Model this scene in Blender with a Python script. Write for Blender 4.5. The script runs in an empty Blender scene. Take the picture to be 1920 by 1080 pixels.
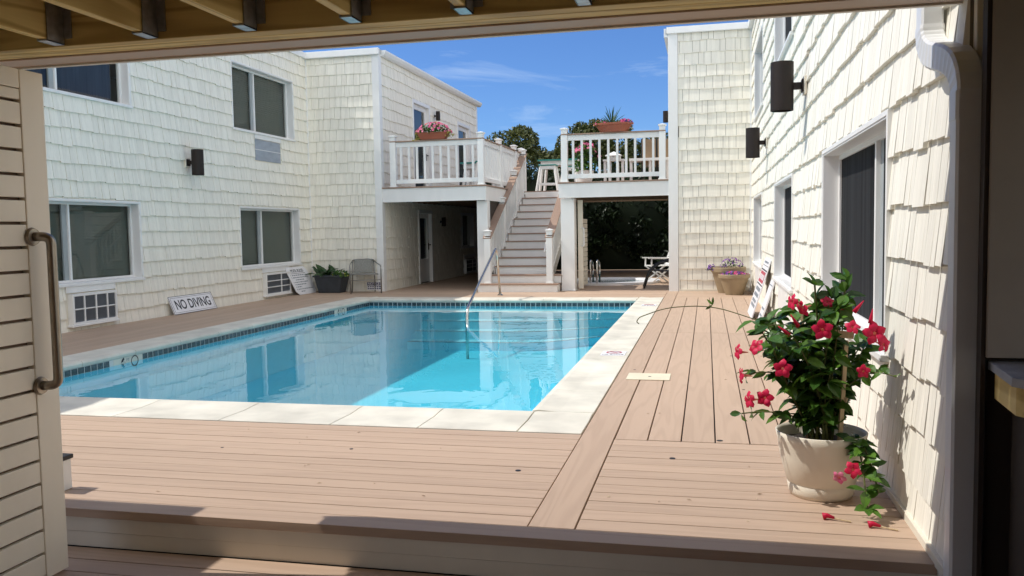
import bpy, math, random
from mathutils import Vector, Matrix
random.seed(7)
R = math.radians
sc = bpy.context.scene
col = sc.collection

# ------------------------------------------------------------------ camera
cam_d = bpy.data.cameras.new('camera')
cam = bpy.data.objects.new('camera', cam_d); col.objects.link(cam)
yaw, pitch, roll = R(-12.92554), R(-3.92431), R(-0.98811)
fw = Vector((math.sin(yaw)*math.cos(pitch), math.cos(yaw)*math.cos(pitch), math.sin(pitch)))
rt = Vector((math.cos(yaw), -math.sin(yaw), 0)); up = rt.cross(fw)
Rv = rt*math.cos(roll) + up*math.sin(roll); Uv = up*math.cos(roll) - rt*math.sin(roll)
m3 = Matrix((Rv, Uv, -fw)).transposed()
cam.matrix_world = Matrix.Translation((0, 0, 1.37)) @ m3.to_4x4()
cam_d.sensor_width = 36; cam_d.lens = 1594.9*36/1920
cam_d.clip_start = 0.05; cam_d.clip_end = 2000
sc.camera = cam

# ------------------------------------------------------------------ sky, sun, exposure
SDX, SDY = 0.74, 0.10                       # sunlight moves this far in X and Y per metre it falls
to_sun = Vector((-SDX, -SDY, 1)).normalized()
world = bpy.data.worlds.new('World'); sc.world = world; world.use_nodes = True
wt = world.node_tree; wt.nodes.clear()
wo = wt.nodes.new('ShaderNodeOutputWorld'); bg = wt.nodes.new('ShaderNodeBackground')
sky = wt.nodes.new('ShaderNodeTexSky'); sky.sky_type = 'NISHITA'; sky.sun_disc = False
sky.sun_elevation = math.asin(to_sun.z); sky.sun_rotation = math.atan2(to_sun.x, to_sun.y) % (2*math.pi)
sky.air_density = 0.95; sky.dust_density = 0.0; sky.ozone_density = 5.0
tc = wt.nodes.new('ShaderNodeTexCoord')
mp = wt.nodes.new('ShaderNodeMapping'); mp.inputs['Scale'].default_value = (2.2, 2.2, 9.0); mp.inputs['Rotation'].default_value = (0, R(14), R(10))
mp.inputs['Location'].default_value = (0.9, 0.35, 0.2)
nz = wt.nodes.new('ShaderNodeTexNoise'); nz.inputs['Scale'].default_value = 1.9; nz.inputs['Detail'].default_value = 7; nz.inputs['Roughness'].default_value = 0.62; nz.inputs['Distortion'].default_value = 0.7
rp = wt.nodes.new('ShaderNodeValToRGB'); rp.color_ramp.elements[0].position = 0.58; rp.color_ramp.elements[1].position = 0.86
rp.color_ramp.elements[1].color = (0.55, 0.55, 0.55, 1)
mx = wt.nodes.new('ShaderNodeMixRGB'); mx.inputs['Color2'].default_value = (6.0, 7.0, 8.2, 1)
wt.links.new(tc.outputs['Generated'], mp.inputs['Vector']); wt.links.new(mp.outputs['Vector'], nz.inputs['Vector'])
wt.links.new(nz.outputs['Fac'], rp.inputs['Fac']); wt.links.new(rp.outputs['Color'], mx.inputs['Fac'])
deep = wt.nodes.new('ShaderNodeMixRGB'); deep.blend_type = 'MULTIPLY'; deep.inputs['Fac'].default_value = 1; deep.inputs['Color2'].default_value = (0.52, 0.70, 0.98, 1)
wt.links.new(sky.outputs['Color'], deep.inputs['Color1']); wt.links.new(deep.outputs['Color'], mx.inputs['Color1'])
# broken white cloud added out of view for neutral fill light, overhead and behind
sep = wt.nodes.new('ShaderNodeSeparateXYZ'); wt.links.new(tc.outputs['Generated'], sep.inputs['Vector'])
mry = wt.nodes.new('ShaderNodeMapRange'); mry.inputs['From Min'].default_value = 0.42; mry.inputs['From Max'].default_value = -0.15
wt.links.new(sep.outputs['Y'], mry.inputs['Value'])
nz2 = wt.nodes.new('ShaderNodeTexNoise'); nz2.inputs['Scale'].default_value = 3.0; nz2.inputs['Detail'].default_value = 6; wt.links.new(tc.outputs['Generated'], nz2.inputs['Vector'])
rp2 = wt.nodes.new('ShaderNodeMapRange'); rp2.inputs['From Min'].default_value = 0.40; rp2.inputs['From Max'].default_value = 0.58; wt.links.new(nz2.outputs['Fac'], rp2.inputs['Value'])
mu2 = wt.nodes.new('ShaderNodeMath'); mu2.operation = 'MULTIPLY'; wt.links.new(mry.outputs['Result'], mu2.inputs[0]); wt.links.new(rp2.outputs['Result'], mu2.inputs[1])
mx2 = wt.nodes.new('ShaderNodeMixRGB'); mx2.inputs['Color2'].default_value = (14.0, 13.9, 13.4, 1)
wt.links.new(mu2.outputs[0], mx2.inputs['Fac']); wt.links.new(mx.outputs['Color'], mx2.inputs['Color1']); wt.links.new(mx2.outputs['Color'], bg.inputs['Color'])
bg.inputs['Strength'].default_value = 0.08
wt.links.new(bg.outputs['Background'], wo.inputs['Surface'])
sun_d = bpy.data.lights.new('sun', 'SUN'); sun_d.energy = 2.2; sun_d.angle = R(0.5); sun_d.color = (1.0, 0.955, 0.88)
sun = bpy.data.objects.new('sun', sun_d); col.objects.link(sun)
sun.rotation_euler = to_sun.to_track_quat('Z', 'Y').to_euler(); sun.location = (-20, 0, 30)
sc.view_settings.view_transform = 'Standard'; sc.view_settings.look = 'None'
sc.view_settings.gamma = 1.0; sc.view_settings.exposure = 0.80; sc.view_settings.use_curve_mapping = False
cy = sc.cycles
cy.use_denoising = True; cy.max_bounces = 10; cy.diffuse_bounces = 6; cy.glossy_bounces = 4; cy.transparent_max_bounces = 12
cy.caustics_reflective = False; cy.caustics_refractive = False

# ------------------------------------------------------------------ helpers
class MB:
    def __init__(s): s.v = []; s.f = []
    def add(s, vs, fs):
        n = len(s.v); s.v += [tuple(p) for p in vs]; s.f += [tuple(i+n for i in f) for f in fs]; return s
    def box(s, x0, x1, y0, y1, z0, z1):
        x0, x1 = min(x0, x1), max(x0, x1); y0, y1 = min(y0, y1), max(y0, y1); z0, z1 = min(z0, z1), max(z0, z1)
        return s.add([(x0,y0,z0),(x1,y0,z0),(x1,y1,z0),(x0,y1,z0),(x0,y0,z1),(x1,y0,z1),(x1,y1,z1),(x0,y1,z1)],
                     [(0,3,2,1),(4,5,6,7),(0,1,5,4),(1,2,6,5),(2,3,7,6),(3,0,4,7)])
    def hexa(s, p):       # 8 points, bottom ring then top ring
        return s.add(p, [(0,3,2,1),(4,5,6,7),(0,1,5,4),(1,2,6,5),(2,3,7,6),(3,0,4,7)])
    def bar(s, A, B, w, h):   # slanted beam, plumb cross-section, h downwards from the line A-B
        A, B = Vector(A), Vector(B); d = (B-A); sd = Vector((-d.y, d.x, 0))
        sd = sd.normalized()*w/2 if sd.length > 1e-6 else Vector((w/2, 0, 0)); z = Vector((0, 0, h))
        return s.hexa([A-sd-z, A+sd-z, B+sd-z, B-sd-z, A-sd, A+sd, B+sd, B-sd])
    def stick(s, A, B, w, t=None):   # square stick in any direction
        A, B = Vector(A), Vector(B); d = (B-A).normalized(); t = t or w
        a = d.cross(Vector((0, 0, 1)));  a = a.normalized() if a.length > 1e-3 else Vector((1, 0, 0)); b = a.cross(d)
        a = a*w/2; b = b*t/2
        return s.hexa([A-a-b, A+a-b, A+a+b, A-a+b, B-a-b, B+a-b, B+a+b, B-a+b])
    def tube(s, pts, r, n=10, r1=None, caps=True):
        pts = [Vector(p) for p in pts]; rings = []; prev = None
        for i, p in enumerate(pts):
            d = (pts[min(i+1, len(pts)-1)] - pts[max(i-1, 0)]).normalized()
            if prev is None:
                a = d.cross(Vector((0, 0, 1))); a = a if a.length > 1e-2 else d.cross(Vector((1, 0, 0)))
            else: a = prev - d*prev.dot(d)
            a.normalize(); prev = a; b = d.cross(a)
            rr = r if r1 is None else r + (r1-r)*i/(len(pts)-1)
            rings.append([p + (a*math.cos(2*math.pi*k/n) + b*math.sin(2*math.pi*k/n))*rr for k in range(n)])
        vs = [q for rg in rings for q in rg]; fs = []
        for i in range(len(rings)-1):
            for k in range(n):
                fs.append((i*n+k, i*n+(k+1)%n, (i+1)*n+(k+1)%n, (i+1)*n+k))
        if caps: fs += [tuple(range(n-1, -1, -1)), tuple((len(rings)-1)*n+k for k in range(n))]
        return s.add(vs, fs)
    def lathe(s, prof, c=(0, 0, 0), n=40, sx=1, sy=1):
        vs = []; fs = []
        for r, z in prof:
            vs += [(c[0]+r*sx*math.cos(2*math.pi*k/n), c[1]+r*sy*math.sin(2*math.pi*k/n), c[2]+z) for k in range(n)]
        for i in range(len(prof)-1):
            for k in range(n): fs.append((i*n+k, i*n+(k+1)%n, (i+1)*n+(k+1)%n, (i+1)*n+k))
        return s.add(vs, fs)
    def prism(s, poly, z0, z1):
        n = len(poly); vs = [(x, y, z0) for x, y in poly] + [(x, y, z1) for x, y in poly]
        fs = [tuple(range(n-1, -1, -1)), tuple(range(n, 2*n))] + [(k, (k+1)%n, n+(k+1)%n, n+k) for k in range(n)]
        return s.add(vs, fs)
    def xform(s, M, start=0):
        s.v[start:] = [tuple(M @ Vector(p)) for p in s.v[start:]]; return s
    def build(s, name, mat, parent=None, smooth=False, bevel=0, label=None):
        off = Vector((0, 0, 0)); p = parent
        while p is not None: off += p.location; p = p.parent
        me = bpy.data.meshes.new(name); me.from_pydata([tuple(Vector(q)-off) for q in s.v], [], s.f); me.update()
        if smooth:
            for pl in me.polygons: pl.use_smooth = True
        me.materials.append(mat)
        o = bpy.data.objects.new(name, me); col.objects.link(o)
        if parent is not None: o.parent = parent
        if bevel:
            b = o.modifiers.new('bevel', 'BEVEL'); b.width = bevel; b.segments = 2; b.limit_method = 'ANGLE'; b.angle_limit = R(40)
        if label: o['label'] = label
        return o
def tag(o, label=None, cat=None, group=None, kind=None):
    if label: o['label'] = label
    if cat: o['category'] = cat
    if group: o['group'] = group
    if kind: o['kind'] = kind
    return o
def thing(name, label, cat, loc=(0, 0, 0), group=None):
    o = bpy.data.objects.new(name, None); col.objects.link(o); o.location = loc; o.empty_display_size = 0.2
    return tag(o, label, cat, group)
def copy_tree(o, parent=None):
    c = o.copy(); col.objects.link(c)
    if parent is not None: c.parent = parent
    for ch in list(o.children): copy_tree(ch, c)
    return c
def arc_path(pts, rad, n=6):      # polyline with rounded corners
    pts = [Vector(p) for p in pts]; out = [pts[0]]
    for i in range(1, len(pts)-1):
        a, b, c = pts[i-1], pts[i], pts[i+1]
        u = (a-b); v = (c-b); r = min(rad, u.length*0.49, v.length*0.49)
        p, q = b+u.normalized()*r, b+v.normalized()*r
        for k in range(n+1):
            t = k/n; out.append((p*(1-t)+b*t)*(1-t) + (b*(1-t)+q*t)*t)
    out.append(pts[-1]); return out
def text_part(body, size, mat, parent, M, name='lettering', sx=1.0, bold=0.0):
    cu = bpy.data.curves.new('txt', 'FONT'); cu.body = body; cu.size = size; cu.extrude = 0.0008; cu.offset = bold
    cu.align_x = 'CENTER'; cu.align_y = 'CENTER'
    o = bpy.data.objects.new('txt', cu); col.objects.link(o)
    dg = bpy.context.evaluated_depsgraph_get(); me = bpy.data.meshes.new_from_object(o.evaluated_get(dg))
    col.objects.unlink(o); bpy.data.objects.remove(o)
    mb = MB(); mb.v = [tuple(M @ Vector((v.co.x*sx, v.co.y, v.co.z))) for v in me.vertices]; mb.f = [tuple(p.vertices) for p in me.polygons]
    bpy.data.meshes.remove(me)
    return mb.build(name, mat, parent)

# ------------------------------------------------------------------ materials
def new_mat(name):
    m = bpy.data.materials.new(name); m.use_nodes = True
    return m, m.node_tree, m.node_tree.nodes['Principled BSDF']
def mat(name, c, rough=0.5, metal=0, var=0.06, scale=(6, 6, 6), bump=0.0, spec=0.5, island=0.0, detail=4):
    m, t, b = new_mat(name); N = t.nodes; L = t.links
    b.inputs['Roughness'].default_value = rough; b.inputs['Metallic'].default_value = metal
    b.inputs['Specular IOR Level'].default_value = spec
    tcn = N.new('ShaderNodeTexCoord'); mpn = N.new('ShaderNodeMapping'); mpn.inputs['Scale'].default_value = scale
    nzn = N.new('ShaderNodeTexNoise'); nzn.inputs['Scale'].default_value = 1; nzn.inputs['Detail'].default_value = detail
    L.new(tcn.outputs['Object'], mpn.inputs['Vector']); L.new(mpn.outputs['Vector'], nzn.inputs['Vector'])
    hs = N.new('ShaderNodeHueSaturation'); hs.inputs['Color'].default_value = (*c, 1)
    mr = N.new('ShaderNodeMapRange'); mr.inputs['From Min'].default_value = 0.3; mr.inputs['From Max'].default_value = 0.7
    mr.inputs['To Min'].default_value = 1-var; mr.inputs['To Max'].default_value = 1+var
    L.new(nzn.outputs['Fac'], mr.inputs['Value']); val = mr.outputs['Result']
    if island:
        g = N.new('ShaderNodeNewGeometry'); m2 = N.new('ShaderNodeMapRange')
        m2.inputs['To Min'].default_value = 1-island; m2.inputs['To Max'].default_value = 1+island
        L.new(g.outputs['Random Per Island'], m2.inputs['Value'])
        mu = N.new('ShaderNodeMath'); mu.operation = 'MULTIPLY'; L.new(val, mu.inputs[0]); L.new(m2.outputs['Result'], mu.inputs[1]); val = mu.outputs[0]
    L.new(val, hs.inputs['Value']); L.new(hs.outputs['Color'], b.inputs['Base Color'])
    if bump:
        bp = N.new('ShaderNodeBump'); bp.inputs['Strength'].default_value = 1.0; bp.inputs['Distance'].default_value = bump
        L.new(nzn.outputs['Fac'], bp.inputs['Height']); L.new(bp.outputs['Normal'], b.inputs['Normal'])
    return m
def grain(name, c1, c2, along, rough=0.6, freq=14, across=7.0, length=0.45, island=0.06, bump=0.0006, fine=0.25):
    """wood grain as contour lines of a stretched noise; along = axis the boards run"""
    m, t, b = new_mat(name); N = t.nodes; L = t.links
    b.inputs['Roughness'].default_value = rough; b.inputs['Specular IOR Level'].default_value = 0.3
    tcn = N.new('ShaderNodeTexCoord'); g = N.new('ShaderNodeNewGeometry')
    off = N.new('ShaderNodeVectorMath'); off.operation = 'SCALE'; off.inputs[0].default_value = (37, 53, 71)
    L.new(g.outputs['Random Per Island'], off.inputs['Scale'])
    ad = N.new('ShaderNodeVectorMath'); ad.operation = 'ADD'; L.new(tcn.outputs['Object'], ad.inputs[0]); L.new(off.outputs['Vector'], ad.inputs[1])
    s = [across]*3; s[along] = length; s2 = [130.0]*3; s2[along] = 3.0
    mp1 = N.new('ShaderNodeMapping'); mp1.inputs['Scale'].default_value = s; L.new(ad.outputs['Vector'], mp1.inputs['Vector'])
    mp2 = N.new('ShaderNodeMapping'); mp2.inputs['Scale'].default_value = s2; L.new(ad.outputs['Vector'], mp2.inputs['Vector'])
    n1 = N.new('ShaderNodeTexNoise'); n1.inputs['Scale'].default_value = 1; n1.inputs['Detail'].default_value = 1.5; L.new(mp1.outputs['Vector'], n1.inputs['Vector'])
    n2 = N.new('ShaderNodeTexNoise'); n2.inputs['Scale'].default_value = 1; n2.inputs['Detail'].default_value = 3; L.new(mp2.outputs['Vector'], n2.inputs['Vector'])
    mu = N.new('ShaderNodeMath'); mu.operation = 'MULTIPLY'; mu.inputs[1].default_value = freq*6.283; L.new(n1.outputs['Fac'], mu.inputs[0])
    sn = N.new('ShaderNodeMath'); sn.operation = 'SINE'; L.new(mu.outputs[0], sn.inputs[0])
    mr = N.new('ShaderNodeMapRange'); mr.inputs['From Min'].default_value = -0.2; mr.inputs['From Max'].default_value = 1; L.new(sn.outputs[0], mr.inputs['Value'])
    m3_ = N.new('ShaderNodeMath'); m3_.operation = 'MULTIPLY_ADD'; m3_.inputs[1].default_value = fine; L.new(n2.outputs['Fac'], m3_.inputs[0])
    sc_ = N.new('ShaderNodeMath'); sc_.operation = 'MULTIPLY'; sc_.inputs[1].default_value = 1-fine; L.new(mr.outputs['Result'], sc_.inputs[0]); L.new(sc_.outputs[0], m3_.inputs[2])
    mix = N.new('ShaderNodeMixRGB'); mix.inputs['Color1'].default_value = (*c1, 1); mix.inputs['Color2'].default_value = (*c2, 1); L.new(m3_.outputs[0], mix.inputs['Fac'])
    hs = N.new('ShaderNodeHueSaturation'); m2 = N.new('ShaderNodeMapRange'); m2.inputs['To Min'].default_value = 1-island; m2.inputs['To Max'].default_value = 1+island
    L.new(g.outputs['Random Per Island'], m2.inputs['Value']); L.new(m2.outputs['Result'], hs.inputs['Value'])
    L.new(mix.outputs['Color'], hs.inputs['Color']); L.new(hs.outputs['Color'], b.inputs['Base Color'])
    bp = N.new('ShaderNodeBump'); bp.inputs['Distance'].default_value = bump; L.new(m3_.outputs[0], bp.inputs['Height']); L.new(bp.outputs['Normal'], b.inputs['Normal'])
    return m
def glass_mat(name, tint, ior=1.5, rough=0.0, bump=0.0, bscale=(1, 1, 1), boost=0.0):
    m, t, b = new_mat(name); N = t.nodes; L = t.links; N.remove(b)
    out = N['Material Output']; tr = N.new('ShaderNodeBsdfTransparent'); tr.inputs['Color'].default_value = (*tint, 1)
    gl = N.new('ShaderNodeBsdfGlossy'); gl.inputs['Roughness'].default_value = rough; gl.inputs['Color'].default_value = (1, 1, 1, 1)
    fr = N.new('ShaderNodeLayerWeight'); fr.inputs['Blend'].default_value = 0.5; f0 = ((ior-1)/(ior+1))**2     # Schlick, the same from both sides
    pw = N.new('ShaderNodeMath'); pw.operation = 'POWER'; pw.inputs[1].default_value = 5.0; L.new(fr.outputs['Facing'], pw.inputs[0])
    sc5 = N.new('ShaderNodeMath'); sc5.operation = 'MULTIPLY_ADD'; sc5.inputs[1].default_value = 1-f0; sc5.inputs[2].default_value = f0; L.new(pw.outputs[0], sc5.inputs[0])
    ms = N.new('ShaderNodeMixShader')
    ma = N.new('ShaderNodeMath'); ma.operation = 'ADD'; ma.inputs[1].default_value = boost; ma.use_clamp = True
    L.new(sc5.outputs[0], ma.inputs[0]); L.new(ma.outputs[0], ms.inputs[0]); L.new(tr.outputs[0], ms.inputs[1]); L.new(gl.outputs[0], ms.inputs[2])
    if bump:
        tcn = N.new('ShaderNodeTexCoord'); mpn = N.new('ShaderNodeMapping'); mpn.inputs['Scale'].default_value = bscale
        nzn = N.new('ShaderNodeTexNoise'); nzn.inputs['Scale'].default_value = 1; nzn.inputs['Detail'].default_value = 3; nzn.inputs['Distortion'].default_value = 0.6
        L.new(tcn.outputs['Object'], mpn.inputs['Vector']); L.new(mpn.outputs['Vector'], nzn.inputs['Vector'])
        bp = N.new('ShaderNodeBump'); bp.inputs['Distance'].default_value = bump; L.new(nzn.outputs['Fac'], bp.inputs['Height'])
        L.new(bp.outputs['Normal'], gl.inputs['Normal']); L.new(bp.outputs['Normal'], fr.inputs['Normal'])
    L.new(ms.outputs[0], out.inputs['Surface'])
    return m
def leaf_mat(name, c, c2, rough=0.4, trans=0.25):
    m, t, b = new_mat(name); N = t.nodes; L = t.links
    g = N.new('ShaderNodeNewGeometry'); mix = N.new('ShaderNodeMixRGB'); mix.inputs['Color1'].default_value = (*c, 1); mix.inputs['Color2'].default_value = (*c2, 1)
    L.new(g.outputs['Random Per Island'], mix.inputs['Fac']); L.new(mix.outputs['Color'], b.inputs['Base Color'])
    b.inputs['Roughness'].default_value = rough; b.inputs['Specular IOR Level'].default_value = 0.4
    tl = N.new('ShaderNodeBsdfTranslucent'); L.new(mix.outputs['Color'], tl.inputs['Color'])
    ms = N.new('ShaderNodeMixShader'); ms.inputs[0].default_value = trans
    L.new(b.outputs[0], ms.inputs[1]); L.new(tl.outputs[0], ms.inputs[2]); L.new(ms.outputs[0], N['Material Output'].inputs['Surface'])
    return m
M = {}
M['siding'] = mat('siding', (0.84, 0.81, 0.72), 0.62, var=0.045, scale=(70, 70, 2.5), bump=0.0022, island=0.055, spec=0.3, detail=3)
M['sheath'] = mat('sheath', (0.17, 0.15, 0.12), 0.8)  # dark backing colour stands in for shadow in the gaps between shingles
M['white'] = mat('white_trim', (0.80, 0.80, 0.79), 0.38, var=0.03, scale=(5, 5, 2))
M['cream'] = mat('cream_trim', (0.74, 0.69, 0.58), 0.5, var=0.03, scale=(6, 6, 2))
M['deckx'] = grain('deck_across', (0.50, 0.365, 0.27), (0.43, 0.31, 0.228), 0, island=0.05, fine=0.5, freq=7)
M['decky'] = grain('deck_along', (0.50, 0.365, 0.27), (0.43, 0.31, 0.228), 1, island=0.05, fine=0.5, freq=7)
M['trex'] = grain('rail_board', (0.36, 0.25, 0.19), (0.29, 0.20, 0.15), 1, island=0.05, fine=0.5)
M['pinex'] = grain('pine_x', (0.82, 0.63, 0.25), (0.50, 0.34, 0.11), 0, freq=9, across=5, length=0.3, island=0.10)
M['piney'] = grain('pine_y', (0.86, 0.66, 0.27), (0.52, 0.35, 0.11), 1, freq=9, across=5, length=0.3, island=0.10)
M['gatecream'] = mat('gate_cream', (0.90, 0.84, 0.73), 0.45, var=0.03, scale=(6, 6, 2))
M['tan'] = mat('tan_fascia', (0.52, 0.39, 0.29), 0.55, var=0.03)
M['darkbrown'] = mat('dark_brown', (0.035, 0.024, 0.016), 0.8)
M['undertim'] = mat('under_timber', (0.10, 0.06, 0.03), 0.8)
M['coping'] = mat('coping_stone', (0.64, 0.61, 0.53), 0.7, var=0.17, scale=(2.6, 2.6, 2.6), bump=0.003, island=0.05, detail=8)
M['plaster'] = mat('pool_plaster', (0.085, 0.66, 0.85), 0.6, var=0.04, scale=(0.8, 0.8, 0.8))
M['step_plaster'] = mat('step_plaster', (0.26, 0.74, 0.86), 0.6, var=0.03)
M['tile'] = mat('pool_tile', (0.035, 0.06, 0.075), 0.25, var=0.5, scale=(25, 25, 25), island=0.25)
M['grout'] = mat('grout', (0.62, 0.64, 0.63), 0.8)
M['metal_lamp'] = mat('bronze_lamp', (0.018, 0.012, 0.010), 0.55, var=0.1, spec=0.3)
M['galv'] = mat('galvanised', (0.42, 0.43, 0.45), 0.45, metal=0.8, var=0.2, scale=(30, 30, 30))
M['steel'] = mat('stainless', (0.62, 0.60, 0.56), 0.16, metal=1.0, var=0.04)
M['steel_dull'] = mat('brushed_bar', (0.34, 0.30, 0.25), 0.34, metal=1.0, var=0.1, scale=(20, 20, 20))
M['spout'] = mat('spout_metal', (0.72, 0.73, 0.74), 0.33, var=0.03)
M['black'] = mat('black', (0.012, 0.012, 0.013), 0.5)
M['blackpaint'] = mat('sign_ink', (0.012, 0.013, 0.02), 0.6)
M['redink'] = mat('sign_red', (0.42, 0.06, 0.09), 0.6)
M['greyink'] = mat('sign_grey', (0.22, 0.25, 0.29), 0.6)
M['blueink'] = mat('sign_blue', (0.025, 0.03, 0.12), 0.5)
M['signwhite'] = mat('sign_white', (0.80, 0.80, 0.83), 0.4, var=0.04)
M['grey'] = mat('grey_panel', (0.35, 0.30, 0.25), 0.6, var=0.04)
M['countertop'] = mat('counter_top', (0.34, 0.35, 0.38), 0.4, var=0.08)
M['greygrille'] = mat('grille', (0.16, 0.18, 0.21), 0.5, var=0.1)
M['greypanel'] = mat('cover_panel', (0.30, 0.34, 0.40), 0.4, var=0.12, scale=(4, 4, 12))
M['glass'] = glass_mat('window_glass', (0.80, 0.83, 0.80), 1.42, boost=0.0)
M['screen'] = mat('insect_screen', (0.035, 0.036, 0.040), 0.6, var=0.15, scale=(40, 3, 40))
M['mesh'] = mat('screen_mesh', (0.024, 0.025, 0.027), 0.85, var=0.45, scale=(1, 13, 0.15), spec=0.1)  # vertical streaks put curtain fold shading into the mesh colour
M['blind'] = mat('blind', (0.16, 0.185, 0.165), 0.6, var=0.05)
M['curtain'] = mat('curtain', (0.05, 0.055, 0.075), 0.9, var=0.3, scale=(1, 30, 1))
M['sashgrey'] = mat('sash_grey', (0.33, 0.36, 0.37), 0.45)
M['water'] = glass_mat('pool_water', (0.86, 0.97, 0.99), 1.33, bump=0.004, bscale=(1.3, 1.0, 1), boost=0.0)
M['potcream'] = mat('pot_cream', (0.74, 0.68, 0.57), 0.42, var=0.03)
M['pottan'] = mat('pot_tan', (0.31, 0.235, 0.145), 0.6, var=0.06)
M['terra'] = mat('terracotta', (0.30, 0.085, 0.045), 0.6, var=0.06)
M['slate'] = mat('slate_pot', (0.035, 0.042, 0.052), 0.6, var=0.2)
M['soil'] = mat('soil', (0.02, 0.014, 0.01), 0.95, var=0.4, scale=(40, 40, 40), bump=0.01)
M['leaf'] = leaf_mat('glossy_leaf', (0.018, 0.065, 0.012), (0.11, 0.23, 0.03), 0.30, 0.24)
M['leafdark'] = leaf_mat('dark_leaf', (0.012, 0.045, 0.015), (0.045, 0.11, 0.03), 0.4, 0.2)
M['treeleaf'] = leaf_mat('tree_leaf', (0.025, 0.045, 0.010), (0.15, 0.16, 0.05), 0.5, 0.25)
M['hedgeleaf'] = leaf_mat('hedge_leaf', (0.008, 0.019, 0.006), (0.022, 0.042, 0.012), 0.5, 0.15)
M['yellowleaf'] = leaf_mat('yellow_leaf', (0.30, 0.30, 0.05), (0.45, 0.42, 0.10), 0.5, 0.3)
M['stem'] = mat('stem', (0.10, 0.11, 0.03), 0.7, var=0.2)
M['bark'] = mat('bark', (0.07, 0.05, 0.035), 0.9, var=0.3, scale=(8, 8, 2))
M['red'] = leaf_mat('red_petal', (0.56, 0.005, 0.042), (0.74, 0.018, 0.095), 0.5, 0.32)
M['throat'] = leaf_mat('pink_throat', (0.75, 0.22, 0.20), (0.80, 0.42, 0.28), 0.5, 0.35)
M['pink'] = leaf_mat('pink_petal', (0.75, 0.07, 0.28), (0.85, 0.28, 0.42), 0.5, 0.35)
M['purple'] = leaf_mat('purple_petal', (0.13, 0.03, 0.30), (0.35, 0.12, 0.50), 0.5, 0.3)
M['stake'] = mat('stake', (0.52, 0.40, 0.24), 0.7, var=0.15, scale=(60, 60, 6))
M['teal'] = mat('teal_edge', (0.02, 0.22, 0.19), 0.45)
M['sling'] = mat('sling', (0.30, 0.21, 0.13), 0.8)
M['wicker'] = mat('wicker', (0.24, 0.24, 0.22), 0.7, var=0.25, scale=(120, 120, 12), bump=0.003)
M['chairmetal'] = mat('chair_metal', (0.26, 0.26, 0.25), 0.35, metal=0.7)
M['ground'] = mat('ground_soil', (0.10, 0.10, 0.06), 0.9, var=0.3, scale=(0.6, 0.6, 0.6))
M['roof'] = mat('roof_membrane', (0.45, 0.46, 0.47), 0.7)
M['lid'] = mat('skimmer_lid', (0.72, 0.66, 0.50), 0.5, var=0.05)

# ------------------------------------------------------------------ site dimensions (metres, pool deck = 0)
LW, RW, FY, TX, XS = -9.055, 0.93, 18.43, -7.27, -0.75
ROOF, UP = 5.42, 2.38
mapL = lambda u, v, d: (LW+d, u, v)
mapR = lambda u, v, d: (RW-d, u, v)
mapF = lambda u, v, d: (u, FY-d, v)
mapT = lambda u, v, d: (TX+d, u, v)
mapS = lambda u, v, d: (XS-d, u, v)
def wbox(mb, mp_, u0, u1, v0, v1, d0, d1):
    a, b = mp_(u0, v0, d0), mp_(u1, v1, d1); return mb.box(a[0], b[0], a[1], b[1], a[2], b[2])
def subtract(rect, holes):
    rs = [rect]
    for h in holes:
        nr = []
        for (a, b, c, d) in rs:
            if h[1] <= a or h[0] >= b or h[3] <= c or h[2] >= d: nr.append((a, b, c, d)); continue
            if h[2] > c: nr.append((a, b, c, h[2]))
            if h[3] < d: nr.append((a, b, h[3], d))
            lo, hi = max(c, h[2]), min(d, h[3])
            if h[0] > a: nr.append((a, h[0], lo, hi))
            if h[1] < b: nr.append((h[1], b, lo, hi))
        rs = nr
    return [r for r in rs if r[1]-r[0] > 0.004 and r[3]-r[2] > 0.004]
COURSE = 0.25
def shingle_wall(parent, mp_, u0, u1, v0, v1, holes, seed, label=None, thick=0.024, strips=True):
    rnd = random.Random(seed); mb = MB(); sh = MB()
    for r in subtract((u0, u1, v0, v1), holes): wbox(sh, mp_, r[0], r[1], r[2], r[3], -0.20, 0.0)
    v = v0
    while v < v1:
        u = u0 - rnd.random()*0.1
        while u < u1:
            w = rnd.choice((0.11, 0.14, 0.16, 0.19, 0.22, 0.27)) * rnd.uniform(0.92, 1.08)
            a, b = max(u, u0), min(u+w-0.0065, u1)
            vb = v + rnd.choice((-0.011, -0.004, 0.0, 0.0, 0.006, 0.012)); vt = v + COURSE + 0.02; th = thick*rnd.uniform(0.85, 1.12)
            u += w
            if b-a < 0.01: continue
            n = max(1, int(round((b-a)/0.05))) if strips else 1
            cuts = [a] + sorted(a+(b-a)*(k+rnd.uniform(-0.3, 0.3))/n for k in range(1, n)) + [b]
            ths = [th+rnd.uniform(-0.0011, 0.0011) for _ in range(n)] if n > 1 else [th]
            for k in range(n):
                for (p, q, lo, hi) in subtract((cuts[k], cuts[k+1], max(vb, v0-0.02), min(vt, v1)), holes):
                    f = lambda z: ths[k]*(1-(z-vb)/(vt-vb)) + 0.004
                    d0, d1 = f(lo), f(hi)
                    mb.add([mp_(p, lo, 0), mp_(q, lo, 0), mp_(q, lo, d0), mp_(p, lo, d0), mp_(p, hi, 0), mp_(q, hi, 0), mp_(q, hi, d1), mp_(p, hi, d1)],
                           [(0, 1, 2, 3), (3, 2, 6, 7), (0, 3, 7, 4), (1, 5, 6, 2), (4, 7, 6, 5)])
        v += COURSE
    sh.build('sheathing', M['sheath'], parent)
    return mb.build('wall', M['siding'], parent, label=label)
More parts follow.
